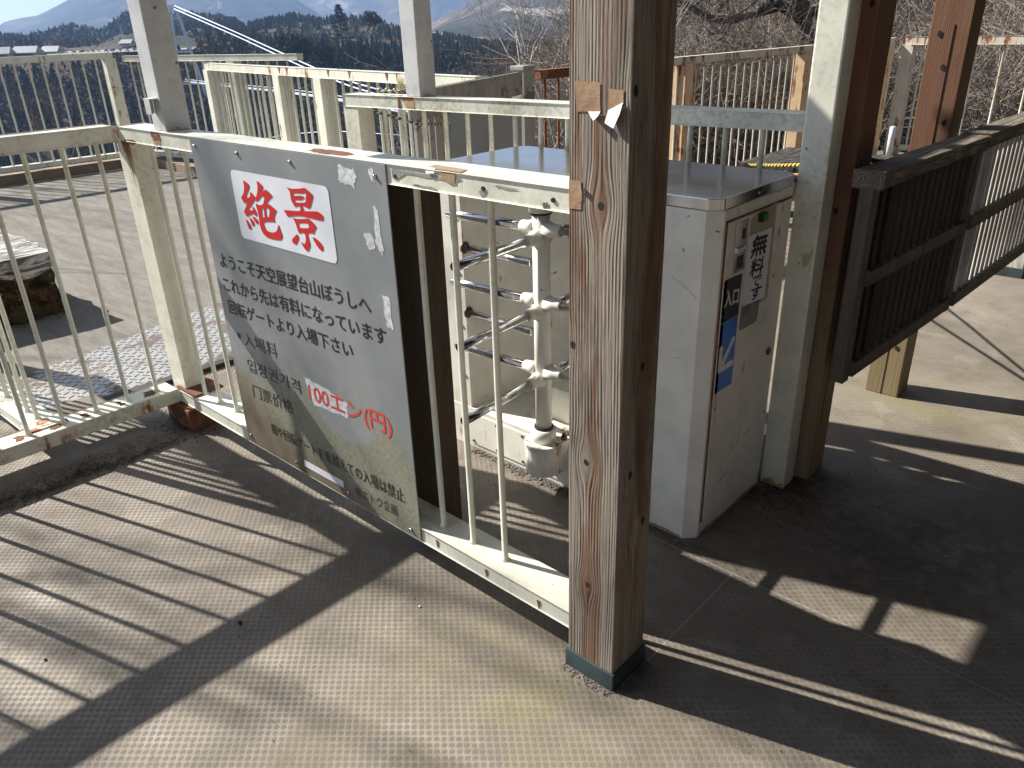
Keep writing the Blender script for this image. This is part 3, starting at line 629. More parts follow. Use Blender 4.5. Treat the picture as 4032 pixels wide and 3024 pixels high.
# ------------------------------------------------------------------ wooden posts of the shelter
def knot(x, y, z, face, parent, rx=.009, rz=.013):
    b = B(); n = 12; r_ = [1+random.uniform(-.15, .15) for _ in range(n)]
    pts = []
    for k in range(n):
        a = 2*math.pi*k/n; du, dz = rx*r_[k]*math.cos(a), rz*r_[k]*math.sin(a)
        pts.append((x+du, y, z+dz) if face == 'f' else (x, y+du, z+dz))
    b.bm.faces.new([b.bm.verts.new(p) for p in pts]); return b.make('knot', 'dark_hole', parent, recalc=False)
pw_ = empty('wooden_post', (-.866, 1.244, 0), 'weathered grey brown wooden post in the foreground with tape scraps', 'post', 'wooden posts of the shelter')
o = B().box(-.936, -.799, 1.178, 1.311, .03, 2.58, bev=.003).make('timber', 'post_wood', None); o.parent = pw_; o.location = (.866, -1.244, 0)
o = B().box(-.942, -.793, 1.172, 1.317, 0, .052, bev=.003).make('metal_shoe', 'shoe_green', None); o.parent = pw_; o.location = (.866, -1.244, 0)
kn = []
for x_, z_ in ((-.86, 1.186), (-.925, .889), (-.887, .619), (-.878, .285)): kn.append(knot(x_, 1.1773, z_, 'f', pw_, .006, .008))
for y_, z_ in ((1.19, 1.388), (1.25, .849), (1.28, .45), (1.22, .60)): kn.append(knot(-.7983, y_, z_, 's', pw_, .007, .011))
for q in kn: q.location = (.866, -1.244, 0)
def post(x0, x1, y0, y1, mat, label, shoe=False, z1=2.58, grp='wooden posts of the shelter', z0=0):
    cx_, cy_ = (x0+x1)/2, (y0+y1)/2; r = empty('wooden_post', (cx_, cy_, 0), label, 'post', grp)
    o = B().box(x0, x1, y0, y1, z0, z1, bev=.004).make('timber', mat, None); o.parent = r; o.location = (-cx_, -cy_, 0)
    if shoe: B().box(x0-.006-cx_, x1+.006-cx_, y0-.006-cy_, y1+.006-cy_, 0, .06, bev=.002).make('metal_shoe', 'shoe_green', r)
    return r
p2 = post(-.965, -.832, 2.402, 2.535, 'orange_wood', 'orange brown wooden post directly behind the tall cream post')
for x_, z_ in ((.01, 1.22), (.045, 1.52), (.03, .95)): knot(x_, -.0672, z_, 'f', p2, .007, .010)
B().box(.0655, .0675, -.02, -.017, .2, 1.1).make('crack', 'dark_hole', p2)
p3 = post(-.945, -.812, 3.27, 3.40, 'orange_wood', 'orange brown wooden post behind the slatted panel, split at its foot')
B().box(-.003, .001, -.0665, -.06, .0, .42).make('crack', 'dark_hole', p3)
post(-.93, -.79, 5.40, 5.54, 'slat_wood', 'pale weathered post with a green shoe at the right edge', shoe=True)
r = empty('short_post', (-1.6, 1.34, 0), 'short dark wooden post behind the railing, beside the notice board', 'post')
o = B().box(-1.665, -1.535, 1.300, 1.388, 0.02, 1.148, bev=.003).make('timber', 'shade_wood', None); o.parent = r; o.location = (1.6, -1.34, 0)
for x_, z_ in ((.0, 1.31), (.04, 1.12), (-.03, 1.42), (.03, .22)): knot(x_, -.0672, z_, 'f', p3, .008, .011)
B().box(.012, .0145, -.0675, -.06, 1.0, 1.45).make('crack', 'dark_hole', p3)
# shelter roof above the wooden posts
rf = empty('shelter_roof', (1.4, 3.2, 2.58), 'dark timber shelter roof over the wooden posts', 'roof')
B().prism([(-2.6, -4.2), (5, -4.2), (5, 4.5), (-2.6, 4.5)], .12, .16).make('boarding', 'roof_board', rf)
B().prism([(-2.65, -4.25), (5.05, -4.25), (5.05, 4.55), (-2.65, 4.55)], .165, .20).make('sheet', 'roof_metal', rf)
B().beam((-2.28, -4.1, .06), (-2.28, 4.4, .06), .11, .11).make('purlin', 'roof_board', rf)
for y_ in (-3.5, -2.0, -.8, .1, 1.0, 2.2, 3.6): B().beam((-2.6, y_, .06), (5, y_, .06), .06, .11).make('rafter', 'roof_board', rf)

wl = empty('shelter_wall', (3.6, 2, 0), 'dark boarded wall of the shelter on the side away from the valley', 'wall')  # out of view, added to keep sky light off the right-hand faces and floor
B().box(0, .1, -8, 7.9, 0, 2.3).make('boarding', 'roof_board', wl)
# cream steel post in front of the orange one
r = empty('cream_post', (-.92, 2.335, 0), 'tall cream painted steel post right of the ticket machine', 'post')
o = B().box(-.958+.92, -.872+.92, -.04, .045, 0, 2.7, bev=.006).make('shaft', 'cream_paint', r); setp(o, rust=0, mould=.75)
blob_patch('rust_patch', [(-.04, .0), (.05, .0), (.045, .02), (.02, .012), (.0, .03), (-.03, .015)], lambda u, v: Vector((u, -.0405, v)), 'rust_stain', r, .003)
blob_patch('peeling_tape', [(.01, .83), (.03, .84), (.042, .86), (.03, .80), (.012, .79)], lambda u, v: Vector((u, -.0412, v)), 'yellow_tape', r, .003)
B().beam((-.045, -.005, .155), (-.12, -.008, .155), .05, .05).make('lug', 'cream_paint', r)

# ------------------------------------------------------------------ slatted wooden panels
def panel(a, b_, z0, z1, label, n, mat, joint=0):
    A = Vector((a[0], a[1], 0)); Bv = Vector((b_[0], b_[1], 0)); d = (Bv-A); L = d.length; d.normalize(); nn = Vector((-d.y, d.x, 0))
    r = empty('slatted_panel', A, label, 'wood panel', 'slatted wooden panels between the posts')
    def P(t, off, z): return d*t+nn*off+Vector((0, 0, z))
    B().beam(P(.0, 0, z1-.024), P(L, 0, z1-.024), .085, .048, bev=.003).make('top_rail', 'slat_wood_flat', r)
    zm = z0+(z1-z0)*.50
    for nm, z in (('middle_rail', zm), ('bottom_rail', z0+.025)): B().beam(P(0.05, -.012, z), P(L-.0, -.012, z), .035, .046, bev=.002).make(nm, 'slat_rail', r)
    for t in (.022, L-.02): B().beam(P(t, -.0, z0-.01), P(t, 0, z1-.05), .04, .045, up=d, bev=.002).make('stile', 'slat_rail', r)
    me = None
    sp = (L-.12)/n
    for k in range(n):
        if me is None:
            o = B().box(-.0055, .0055, -.034, .034, z0+.0, z1-.05).make('slat', mat, r); me = o.data
        else: o = bpy.data.objects.new('slat', me); COL.objects.link(o); o.parent = r
        o.location = P(.085+sp*(k+.5), .008, 0); o.rotation_euler = (0, 0, math.atan2(d.y, d.x)-R(90)+R(52)+random.uniform(-.02, .02))
    return r
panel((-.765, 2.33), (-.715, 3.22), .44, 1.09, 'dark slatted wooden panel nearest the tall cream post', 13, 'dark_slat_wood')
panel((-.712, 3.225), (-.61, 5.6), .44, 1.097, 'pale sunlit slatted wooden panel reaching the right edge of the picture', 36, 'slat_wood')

# ------------------------------------------------------------------ turnstile
ts = empty('turnstile', (-1.5, 2.05, 0), 'cream turnstile with chrome arms under a steel lid, entry stickers on its end', 'turnstile')
def T(o): o.location = (1.5, -2.05, 0); o.parent = ts; return o
cov = [(-2.03, 1.822), (-.988, 1.822), (-.955, 1.855), (-.955, 2.27), (-.988, 2.302), (-2.03, 2.302), (-2.06, 2.27), (-2.06, 1.855)]
T(B().prism(cov, 1.041, 1.073, bev=.0025).make('lid', 'stainless', None))
def shrink(P, dlt, c=(-1.5, 2.06)): return [(x-dlt*(1 if x > c[0] else -1), y-dlt*(1 if y > c[1] else -1)) for x, y in P]
cab = shrink(cov, .0035)
# cabinet in plan: two end cabinets joined by a concave back wall round the rotor
R0 = .43; sc = (-1.5, 1.80)
arc = [(sc[0]+R0*math.cos(R(a)), sc[1]+R0*math.sin(R(a))) for a in range(4, 177, 8)]
body = [(-.992, 1.826), (-.959, 1.859), (-.959, 2.266), (-.992, 2.298), (-2.028, 2.298), (-2.056, 2.268), (-2.056, 1.859), (-2.028, 1.826)]
body = [(-1.13, 1.826)]+body[:4]+body[4:]+[(-1.925, 1.826)]+arc[::-1]
b = B().prism(body, .17, 1.041)
o = T(b.make('cabinet', 'machine_paint', None)); setp(o, rust=.02, mould=.05)
bs = [(-2.028, 1.824), (-.99, 1.824), (-.957, 1.857), (-.957, 2.268), (-.99, 2.3), (-2.028, 2.3), (-2.058, 2.27), (-2.058, 1.857)]
o = T(B().prism(bs, .0, .17, bev=.002).make('base', 'machine_paint', None)); setp(o, rust=.05, mould=.25)
# one skin over base and cabinet on both ends, so they read as full height boxes
o = T(B().prism([(-1.13, 1.8225), (-.9905, 1.8225), (-.9555, 1.8575), (-.9555, 2.268), (-.9905, 2.3015), (-1.13, 2.3015)], .006, 1.040).make('end_cabinet', 'machine_paint', None)); setp(o, rust=0, mould=.08)
o = T(B().box(-1.66, -1.30, 1.95, 2.24, .17, .30, bev=.004).make('motor_box', 'machine_paint', None)); setp(o, rust=.1, mould=.3)
o = T(B().box(-1.93, -1.11, 1.8200, 1.8232, .02, .15).make('service_plate', 'machine_paint', None)); setp(o, rust=.03, mould=.15)
for x_ in (-1.915, -1.79, -1.66, -1.4, -1.27, -1.13):
    for z_ in (.032, .138): T(B().tube([(x_, 1.8165, z_), (x_, 1.8205, z_)], .006, 6).make('bolt', 'bolt', None))
for z_ in (.30, .50, .70, .90): T(B().tube([(-1.95, 1.822, z_), (-1.95, 1.827, z_)], .006, 8).make('bolt', 'bolt', None))
AX = (-1.512, 1.768)
# rotor: one shaft, hubs and arms that turn together
rt = empty('rotor', (0, 0, 0)); rt.parent = ts; rt.location = (AX[0]+1.5, AX[1]-2.05, 0)
o = B().tube([(0, 0, .255), (0, 0, .99)], .0275, 24).make('shaft', 'machine_paint', rt); setp(o, rust=0, mould=.15)
o = B().tube([(0, 0, .985), (0, 0, 1.04)], .037, 24).make('top_collar', 'machine_paint', rt); setp(o, rust=.3, mould=.3)
B().tube([(0, 0, .978), (0, 0, .9845)], .034, 24).make('seal', 'black_plastic', rt)
B().tube([(0, 0, .249), (0, 0, .2565)], .033, 24).make('seal', 'black_plastic', rt)
arm_me = soc_me = None
for z_ in (.920, .685, .449):
    for k in range(4):
        a = R(3+90*k); dv = Vector((math.cos(a), math.sin(a), 0))
        dz = -.012 if k % 2 else .012
        o = B().tube([dv*.02+Vector((0, 0, z_+dz)), dv*.050+Vector((0, 0, z_+dz)), dv*.072+Vector((0, 0, z_+dz)), dv*.076+Vector((0, 0, z_+dz))], [.029, .0205, .0190, .0175], 18).make('socket', 'machine_paint', rt); setp(o, rust=.2, mould=.1)
        o2 = B().tube([dv*.071+Vector((0, 0, z_+dz)), dv*.386+Vector((0, 0, z_+dz)), dv*.391+Vector((0, 0, z_+dz))], [.0145, .0145, .012], 20).make('arm', 'chrome', rt)
def stadium(cx_, cy_, r, ty, n=10):
    return [(cx_+r*math.cos(R(180+180*i/n)), cy_+r*math.sin(R(180+180*i/n))) for i in range(n+1)]+[(cx_+r, ty), (cx_-r, ty)]
o = T(B().prism(stadium(AX[0], AX[1]-.005, .062, 1.823), .085, .185, bev=.003).make('bearing_housing', 'machine_paint', None)); setp(o, rust=.25, mould=.2)
o = T(B().prism(stadium(AX[0], AX[1]-.005, .066, 1.90), .187, .200, bev=.002).make('bearing_plate', 'machine_paint', None)); setp(o, rust=.35, mould=.6)
o = T(B().tube([(AX[0], AX[1], .20), (AX[0], AX[1], .248)], .042, 24).make('bearing', 'machine_paint', None)); setp(o, rust=.2, mould=.2)
for dx, dy in ((.052, .045), (.052, .085), (-.052, .085), (.085, .10)):
    T(B().tube([(AX[0]+dx, AX[1]+dy, .198), (AX[0]+dx, AX[1]+dy, .214)], .011, 6).tube([(AX[0]+dx, AX[1]+dy, .212), (AX[0]+dx, AX[1]+dy, .225)], .006, 8).make('bolt', 'bolt', None))
o = T(B().prism(stadium(AX[0], AX[1]-.005, .060, 1.823), 1.02, 1.0405).make('top_bearing', 'machine_paint', None)); setp(o, rust=.3, mould=.2)
for z_ in (.793, .553):
    T(B().tube([(-1.925, 1.838, z_), (-1.612, 1.832, z_), (-1.607, 1.832, z_)], [.0145, .0145, .012], 20).make('fixed_bar', 'chrome', None))
    T(B().tube([(-1.13, 1.838, z_), (-1.392, 1.832, z_), (-1.397, 1.832, z_)], [.0145, .0145, .012], 20).make('fixed_bar', 'chrome', None))
    for x_ in (-1.927, -1.133): T(B().tube([(x_, 1.838, z_), (x_+(.006 if x_ < -1.5 else -.006), 1.838, z_)], .021, 16).make('flange', 'bolt', None))
# the end face with door, coin plate, stickers
ef = lambda off: (lambda u, v: Vector((-.9555+off+1.5, u-2.05, v)))
def onface(name, P, mat, off, smooth=False): return poly_mesh(name, [P], mat, ef(off), ts, smooth)
dr = T(B().box(-.956, -.9505, 1.873, 2.262, .06, 1.005, bev=.0012).make('door', 'machine_paint', None)); setp(dr, rust=.011, mould=.03)
o = T(B().box(-.957, -.9515, 1.868, 1.8725, .055, 1.01).box(-.957, -.9515, 1.868, 2.266, 1.0055, 1.0095).make('door_gap', 'rust', None))
o = T(B().box(-.9518, -.9495, 1.873, 1.893, .062, 1.003).make('hinge_strip', 'machine_paint', None)); setp(o, rust=.10, mould=.1)
blob_patch('rust_patch', [(1.8935, 1.0), (1.8955, .99), (1.895, .70), (1.896, .50), (1.8942, .1), (1.893, .1)], ef(.0052), 'rust_stain', ts, .0018, 12)
F = .0056
for P_b, pl_ in (([(1.87, .012), (1.95, .016), (2.05, .010), (2.16, .017), (2.26, .012), (2.26, .001), (1.87, .001)], ef(.0004)), ([(1.874, .058), (2.0, .0575), (2.25, .058), (2.25, .0555), (1.874, .0552)], ef(.0006))):
    blob_patch('rust_patch', P_b, pl_, 'rust_stain', ts, .0022, 14)
fe = lambda u, v: Vector((u+1.5, 1.8222-2.05, v))
blob_patch('rust_patch', [(-1.13, .010), (-1.06, .014), (-1.0, .010), (-.992, .001), (-1.13, .001)], fe, 'rust_stain', ts, .0022, 14)
for q in ([(-1.11, .86), (-1.05, .835), (-1.0, .80), (-1.001, .798), (-1.051, .833)], [(-1.09, .60), (-1.05, .612), (-1.01, .608), (-1.05, .6105)]):
    blob_patch('scratch', q, fe, 'yellow_tape', ts, .0002)
for y_, z_ in ((2.02, .25), (2.1, .262), (1.96, .16), (2.2, .12)):
    blob_patch('scuff', [(y_, z_), (y_+.05, z_+.018), (y_+.052, z_+.016), (y_+.002, z_-.003)], ef(.0054), 'sticker_grey', ts, .0008)
for y_, z_ in ((1.886, .45), (1.884, .74), (2.24, .30)):
    T(B().tube([(-.9505, y_, z_), (-.9482, y_, z_)], .0035, 8).make('door_screw', 'bolt', None))
o = T(B().box(-.951, -.9478, 1.913, 1.984, .854, .997, bev=.0012).make('coin_plate', 'stainless', None))
T(B().box(-.9482, -.9470, 1.952, 1.972, .945, .975).make('coin_slot', 'black_plastic', None))
T(B().box(-.950, -.938, 1.925, 1.965, .912, .926, bev=.002).make('coin_chute', 'stainless', None))
T(B().box(-.9485, -.9468, 1.937, 1.972, .865, .900).make('return_cup', 'black_plastic', None))
T(B().box(-.951, -.936, 2.044, 2.078, .976, .999, bev=.001).make('button_case', 'black_plastic', None)); T(B().box(-.937, -.9350, 2.052, 2.077, .978, .997, bev=.001).make('green_button', 'button_green', None))
T(B().tube([(-.951, 2.215, .528), (-.946, 2.215, .528)], .013, 18).make('lock', 'bolt', None)); T(B().tube([(-.956, 2.049, 1.055), (-.9525, 2.049, 1.055)], .005, 10).make('lid_screw', 'screw_steel', None))
onface('tape_residue', [(2.0, .99), (2.03, 1.0), (2.10, 1.005), (2.158, 1.012), (2.163, .72), (2.10, .715), (2.0, .74)], 'yellow_tape', F)
onface('black_sticker', [(1.876, .842), (1.884, .846), (1.979, .843), (1.979, .719), (1.876, .719)], 'sticker_black', F+.0004)
onface('blue_sticker', [(1.876, .717), (1.979, .717), (1.979, .5), (1.876, .502)], 'sticker_blue', F+.0004)
text('sticker_text', '入口', 'white_letter', ef(F+.0009), ts, ((1.888, .815), (1.888, .765), (1.969, .803), (1.969, .757)), .03)
def stroke(a, c, w):
    a = Vector(a); c = Vector(c); d = (c-a).normalized(); n_ = Vector((-d.y, d.x))*w; P = []
    for i in range(9): t = R(90+180*i/8); P.append(tuple(a+d*w*math.cos(t)+n_*math.sin(t)))
    for i in range(9): t = R(-90+180*i/8); P.append(tuple(c+d*w*math.cos(t)+n_*math.sin(t)))
    return P
for i, (a, c) in enumerate((((1.962, .648), (1.895, .575)), ((1.893, .640), (1.893, .573)), ((1.893, .573), (1.965, .573)))):
    onface('arrow', stroke(a, c, .0098), 'white_letter', F+.0009+.00012*i)
onface('grey_label', [(1.995, .745), (2.112, .745), (2.108, .668), (2.10, .661), (2.0, .663), (1.991, .67)], 'sticker_grey', F+.0006)
onface('paper_notice', [(1.992, .945), (2.141, .942), (2.141, .728), (1.997, .739)], 'paper', F+.0014)
def ch(c_, u0, u1, v0, v1, w=.02, sk=.008): text('handwriting', c_, 'letter_black', ef(F+.0018), ts, ((u0+sk, v1), (u0, v0), (u1+sk, v1-.006), (u1, v0-.004)), w)
ch('無', 2.016, 2.112, .876, .938, .035); ch('料', 2.022, 2.106, .818, .870, .035); ch('で', 2.040, 2.100, .783, .815, .03); ch('す', 2.040, 2.108, .742, .782, .03)
text('label_text', '入れ', 'letter_black', ef(F+.001), ts, ((2.070, .742), (2.070, .722), (2.106, .742), (2.106, .722)), .01)
text('label_text', 'ださい', 'letter_black', ef(F+.001), ts, ((2.01, .732), (2.01, .712), (2.055, .732), (2.055, .712)), .01)

# ------------------------------------------------------------------ tape scraps
def tape(label, P, plane, curl=None):
    r = empty('tape_scrap', plane(*P[0]), label, 'tape', 'scraps of brown packing tape')
    base = Vector(plane(*P[0])); rag = []
    n = len(P)
    for i in range(n):
        a = Vector(P[i]); c = Vector(P[(i+1) % n])
        for kk in range(4): p = a.lerp(c, kk/4); rag.append((p.x+random.uniform(-.0008, .0008), p.y+random.uniform(-.0008, .0008)))
    poly_mesh('strip', [rag], 'brown_tape', lambda u, v: Vector(plane(u, v))-base, r, smooth=False)
    if curl:
        b = B(); 
        vs = [b.bm.verts.new(Vector(plane(u, v, o_))-base) for u, v, o_ in curl]
        b.bm.faces.new(vs); b.make('torn_end', 'tape_backing', r)
    return r
pf_ = lambda u, v, o_=0.: (u, 1.1765-o_, v)
tape('square scrap of brown tape high on the foreground wooden post', [(-.921, 1.403), (-.866, 1.402), (-.863, 1.352), (-.918, 1.350)], pf_, [(-.89, 1.352, .001), (-.863, 1.353, .001), (-.862, 1.346, .010), (-.870, 1.338, .012), (-.881, 1.345, .006)])
tape('torn scrap of brown tape at the corner edge of the foreground post', [(-.846, 1.391), (-.815, 1.391), (-.814, 1.368), (-.832, 1.358), (-.846, 1.354)], pf_, [(-.846, 1.356, .001), (-.815, 1.370, .001), (-.811, 1.352, .016), (-.822, 1.328, .018), (-.848, 1.335, .008)])
tape('crumpled scrap of brown tape at the left edge of the foreground post', [(-.935, 1.228), (-.906, 1.227), (-.903, 1.20), (-.905, 1.173), (-.934, 1.172)], pf_, [(-.907, 1.222, .001), (-.903, 1.222, .006), (-.902, 1.208, .006), (-.906, 1.207, .001)])
tape('strip of brown tape wrapped over the rail right of the board', [(-1.385, 1.243), (-1.27, 1.235), (-1.255, 1.199), (-1.37, 1.201)], lambda u, v, o_=0.: (u, v, 1.2068+o_), [(-1.37, 1.2, .001), (-1.34, 1.2, .002), (-1.335, 1.192, -.008), (-1.36, 1.19, -.010)])
tape('short flap of brown tape hanging down the front of the rail', [(-1.318, 1.205), (-1.268, 1.204), (-1.272, 1.182), (-1.29, 1.180), (-1.314, 1.188)], lambda u, v, o_=0.: (u, 1.1945-o_, v))

# ------------------------------------------------------------------ ropes
def rope(name, label, pts, mat, r, cat='rope', sag=0.):
    P = []; pts = [Vector(p) for p in pts]
    for i in range(len(pts)-1):
        n = max(4, int((pts[i+1]-pts[i]).length/.02))
        for k in range(n):
            t = k/n; p = pts[i].lerp(pts[i+1], t); p = p-Vector((0, 0, sag*4*t*(1-t))); P.append(p)
    P.append(pts[-1])
    o = B().tube(P, r, 8, twist=True).make(name, mat); return tag(o, label, cat)
rope('rope', 'black and yellow rope tied from the orange post past the tall cream post', [(-.80, 2.61, 1.075), (-.86, 2.60, 1.078), (-.975, 2.68, 1.045), (-2.0, 4.18, .74), (-2.9, 5.97, .42)], 'rope_yellow', .008, sag=.004)
rope('rope', 'lower black and yellow rope seen just left of the cream post', [(-.975, 2.56, 1.035), (-1.7, 4.1, .73), (-2.62, 6.03, .38)], 'rope_yellow', .007, sag=.01)
rope('rope', 'upper pale twisted rope hanging toward the grey gate', [(-3.02, 2.33, 1.19), (-3.03, 2.62, 1.135), (-3.12, 2.93, 1.095)], 'rope_pale', .007)
rope('rope', 'lower pale twisted rope hanging toward the grey gate', [(-3.04, 2.30, 1.17), (-3.0, 2.6, 1.07), (-3.12, 2.93, 1.025)], 'rope_pale', .007)
kr = empty('rope_knot', (-2.86, 2.26, 1.24), 'dark knotted rope end lying on the far end of the railing', 'rope knot')
pts = []
for i in range(60):
    t = i/59; a = t*19; pts.append((-.02+.16*t+.012*math.cos(a), .014*math.sin(a)+.012, .006+.012*abs(math.sin(a*.5))))
B().tube(pts, .006, 7, twist=True).make('coil', 'rope_pale', kr)
b = B()
for i in range(70):
    a = random.uniform(-.9, .9); e_ = random.uniform(.2, 1.3); L_ = random.uniform(.035, .07); o_ = Vector((.13, .012, .012))
    d_ = Vector((math.cos(a)*math.cos(e_), math.sin(a)*.8*math.cos(e_), math.sin(e_)))
    b.tube([o_, o_+d_*L_*.6+Vector((0, 0, .002)), o_+d_*L_], [.0022, .0018, .001], 3)
b.make('frayed_end', 'frayed_rope', kr)

# ------------------------------------------------------------------ timber bench (left), dark table (back), pipe
def rough_box(x0, x1, y0, y1, z0, z1, amp, nx=24, ny=24, nz_=8, seed=0):
    bm = bmesh.new(); bmesh.ops.create_cube(bm, size=1)
    bmesh.ops.subdivide_edges(bm, edges=bm.edges, cuts=22, use_grid_fill=True)
    for v in bm.verts:
        p = Vector((x0+(x1-x0)*(v.co.x+.5), y0+(y1-y0)*(v.co.y+.5), z0+(z1-z0)*(v.co.z+.5)))
        q = noise.noise_vector(p*5+Vector((seed, 0, 0)))*amp+noise.noise_vector(p*17)*amp*.5+noise.noise_vector(p*50)*amp*.2
        if v.co.z > .49: q.z *= .35
        v.co = p+q
    bb = B(); bb.bm.free(); bb.bm = bm; return bb
be = empty('timber_bench', (-5.4, .6, 0), 'old split timber bench with a pale cracked top and mossy sides, at the left', 'bench')
o = rough_box(-5.95, -4.99, -.9, 1.44, .27, .375, .035).make('seat', 'bench_wood', be); o.location = (5.4, -.6, 0)
o = rough_box(-5.9, -5.0, -.9, 1.40, .0, .30, .06, seed=4).make('base', 'mossy_bark', be); o.location = (5.4, -.6, 0)
b = B()
for i in range(260):
    x_ = random.gauss(-5.0, .06); y_ = random.uniform(.7, 1.42); a = random.uniform(0, 6.28); L_ = random.uniform(.03, .12)
    d_ = Vector((math.cos(a)*.7, math.sin(a)*.7, random.uniform(.1, .9)))*L_
    b.tube([(x_, y_, .005), Vector((x_, y_, .005))+d_*.6, Vector((x_, y_, 0))+d_*1.1-Vector((0, 0, L_*.15))], [.0014, .0012, .0006], 3)
tag(b.make('dry_grass', 'leaf_dirt'), kind='stuff')
dt = empty('dark_table', (-2.6, 6.5, 0), 'low dark timber table behind the turnstile', 'table')
o = rough_box(-3.02, -1.85, 6.02, 6.95, .33, .415, .012, seed=9).make('table_top', 'dark_table_wood', dt); o.location = (2.6, -6.5, 0)
for x_, y_ in ((-2.85, 6.2), (-2.0, 6.2), (-2.85, 6.8), (-2.0, 6.8)): B().box(x_-.07+2.6, x_+.07+2.6, y_-.07-6.5, y_+.07-6.5, 0, .34).make('leg', 'dark_table_wood', dt)
tag(B().tube([(-2.85, 9.2, 0), (-2.85, 9.2, .36), (-2.85, 9.2, .37)], [.032, .032, .02], 14).make('pvc_pipe', 'pvc'), 'white plastic pipe standing at the foot of the far right railing', 'pipe')

# litter along the rolled step, gravel by the machine, small stones
b = B()
for i in range(900):
    y_ = 1.12-.87*random.random()**.8; x_ = -2.915+random.gauss(0, .020)+.03*noise.noise(Vector((y_*6, 0, 0)))+(.02 if y_ > .8 else 0); z_ = lift(x_, y_)+.002
    s_ = random.uniform(.002, .009); a = random.uniform(0, 6.28); t = Vector((math.cos(a), math.sin(a), random.uniform(-.4, .4)))*s_; w_ = Vector((-math.sin(a), math.cos(a), random.uniform(-.5, .5)))*s_*random.uniform(.25, .6)
    c_ = Vector((x_, y_, z_+s_*.3)); b.quad(c_-t, c_-w_, c_+t, c_+w_)
for i in range(900):
    x_, y_ = random.gauss(-3.0, .09), random.gauss(1.2, .07); 
    if i % 2: x_, y_ = random.gauss(-.9, .13), random.gauss(2.27, .09)
    s_ = random.uniform(.002, .008); a = random.uniform(0, 6.28); t = Vector((math.cos(a), math.sin(a), .1))*s_; w_ = Vector((-math.sin(a), math.cos(a), .2))*s_*.5
    c_ = Vector((x_, y_, lift(x_, y_)+.003)); b.quad(c_-t, c_-w_, c_+t, c_+w_)
tag(b.make('leaf_litter', 'leaf_dirt'), kind='stuff')
b = B()
for i in range(420):
    x_ = random.uniform(-1.9, -1.1); y_ = 1.812-abs(random.gauss(0, .016)); s_ = random.uniform(.002, .006)
    r_ = bmesh.ops.create_icosphere(b.bm, subdivisions=1, radius=s_)
    for v in r_['verts']: v.co = Vector((v.co.x*random.uniform(.7, 1.3)+x_, v.co.y+y_, v.co.z*.6+s_*.4))
for i in range(380):
    t = random.random(); o_ = abs(random.gauss(0, .010)); s_ = random.uniform(.0012, .0035)
    x_, y_ = ((-.942+.149*t), 1.171-o_) if i % 2 else (-.792+o_, 1.172+.145*t)
    r_ = bmesh.ops.create_icosphere(b.bm, subdivisions=1, radius=s_)
    for v in r_['verts']: v.co = Vector((v.co.x+x_, v.co.y+y_, v.co.z*.6+s_*.4))
tag(b.make('gravel', 'stone_grit'), kind='stuff')
b = B()
for i in range(420):
    x_, y_ = random.uniform(-3, -.2), random.uniform(.2, 3.2); s_ = random.uniform(.0012, .0042); a = random.uniform(0, 6.28)
    t = Vector((math.cos(a), math.sin(a), .15))*s_; w_ = Vector((-math.sin(a), math.cos(a), .3))*s_*.5; c_ = Vector((x_, y_, lift(x_, y_)+.0025)); b.quad(c_-t, c_-w_, c_+t, c_+w_)
tag(b.make('leaf_litter', 'leaf_dirt'), kind='stuff')
for (x_, y_, s_, lb) in ((-1.725, .696, .0085, 'small dark pebble on the floor beside the wide diagonal shadow'), (-1.999, .281, .005, 'tiny dark crumb on the sunlit floor at the lower left'), (-1.389, 1.069, .0045, 'small pale wood chip on the floor below the notice board')):
    b = B(); r_ = bmesh.ops.create_icosphere(b.bm, subdivisions=2, radius=s_)
    for v in r_['verts']: v.co = Vector((v.co.x, v.co.y*.8, v.co.z*.7))+noise.noise_vector(v.co*200)*s_*.15
    o = b.make('pebble', 'black_plastic' if 'dark' in lb else 'frayed_rope'); o.location = (x_, y_, s_*.6); tag(o, lb, 'pebble')

# ------------------------------------------------------------------ land
HEAD = 133.1    # heading of the view, degrees from +x
def ease(a, b_, x): t = min(1, max(0, (x-a)/(b_-a))); return t*t*(3-2*t)
def prof(P, x):
    if x <= P[0][0]: return P[0][1]
    for i in range(len(P)-1):
        if x <= P[i+1][0]: t = (x-P[i][0])/(P[i+1][0]-P[i][0]); return P[i][1]+(P[i+1][1]-P[i][1])*t
    return P[-1][1]
T1 = math.tan(R(1))
RIDGE = [(-60, .3), (-30.3, -.05), (-27.7, -.35), (-25.1, -.5), (-22, .1), (-19.7, .55), (-18, .6), (-16.5, .35), (-15, .65), (-13.4, .85), (-12, .6), (-10.5, .75), (-9, .5), (-7.5, .15), (-6.3, -.35), (-3.7, -.6), (-1.2, -1.1), (2, -1.4), (5, -1.7), (60, -2)]
MTL = [(-60, -1), (-31, .2), (-30.2, .8), (-29.4, 1.0), (-28.1, 1.4), (-26, 2.3), (-24.5, 3.2), (-20, 4.6), (-17, 4.2), (-13.8, 2.1), (-11.2, .6), (-9.6, 0), (-7, -.6), (60, -1)]
MTR = [(-60, -1), (-7, -.9), (-4.9, -.1), (-3.7, .5), (-2.3, 1.1), (-1.4, 1.8), (.6, 3.0), (4.6, 4.6), (10, 4), (60, 5)]
MTC = [(-60, .6), (-30, .5), (-24, 1.2), (-18, 4.4), (-10, 4.7), (-4, 4.0), (0, 3.4), (3, 3.6), (8, 4), (60, 4)]
KEYS_D = [0, 9, 14, 60, 200, 300, 340, 560, 640, 840, 900, 1150, 1900, 3300, 4200, 5500, 6200, 7600]
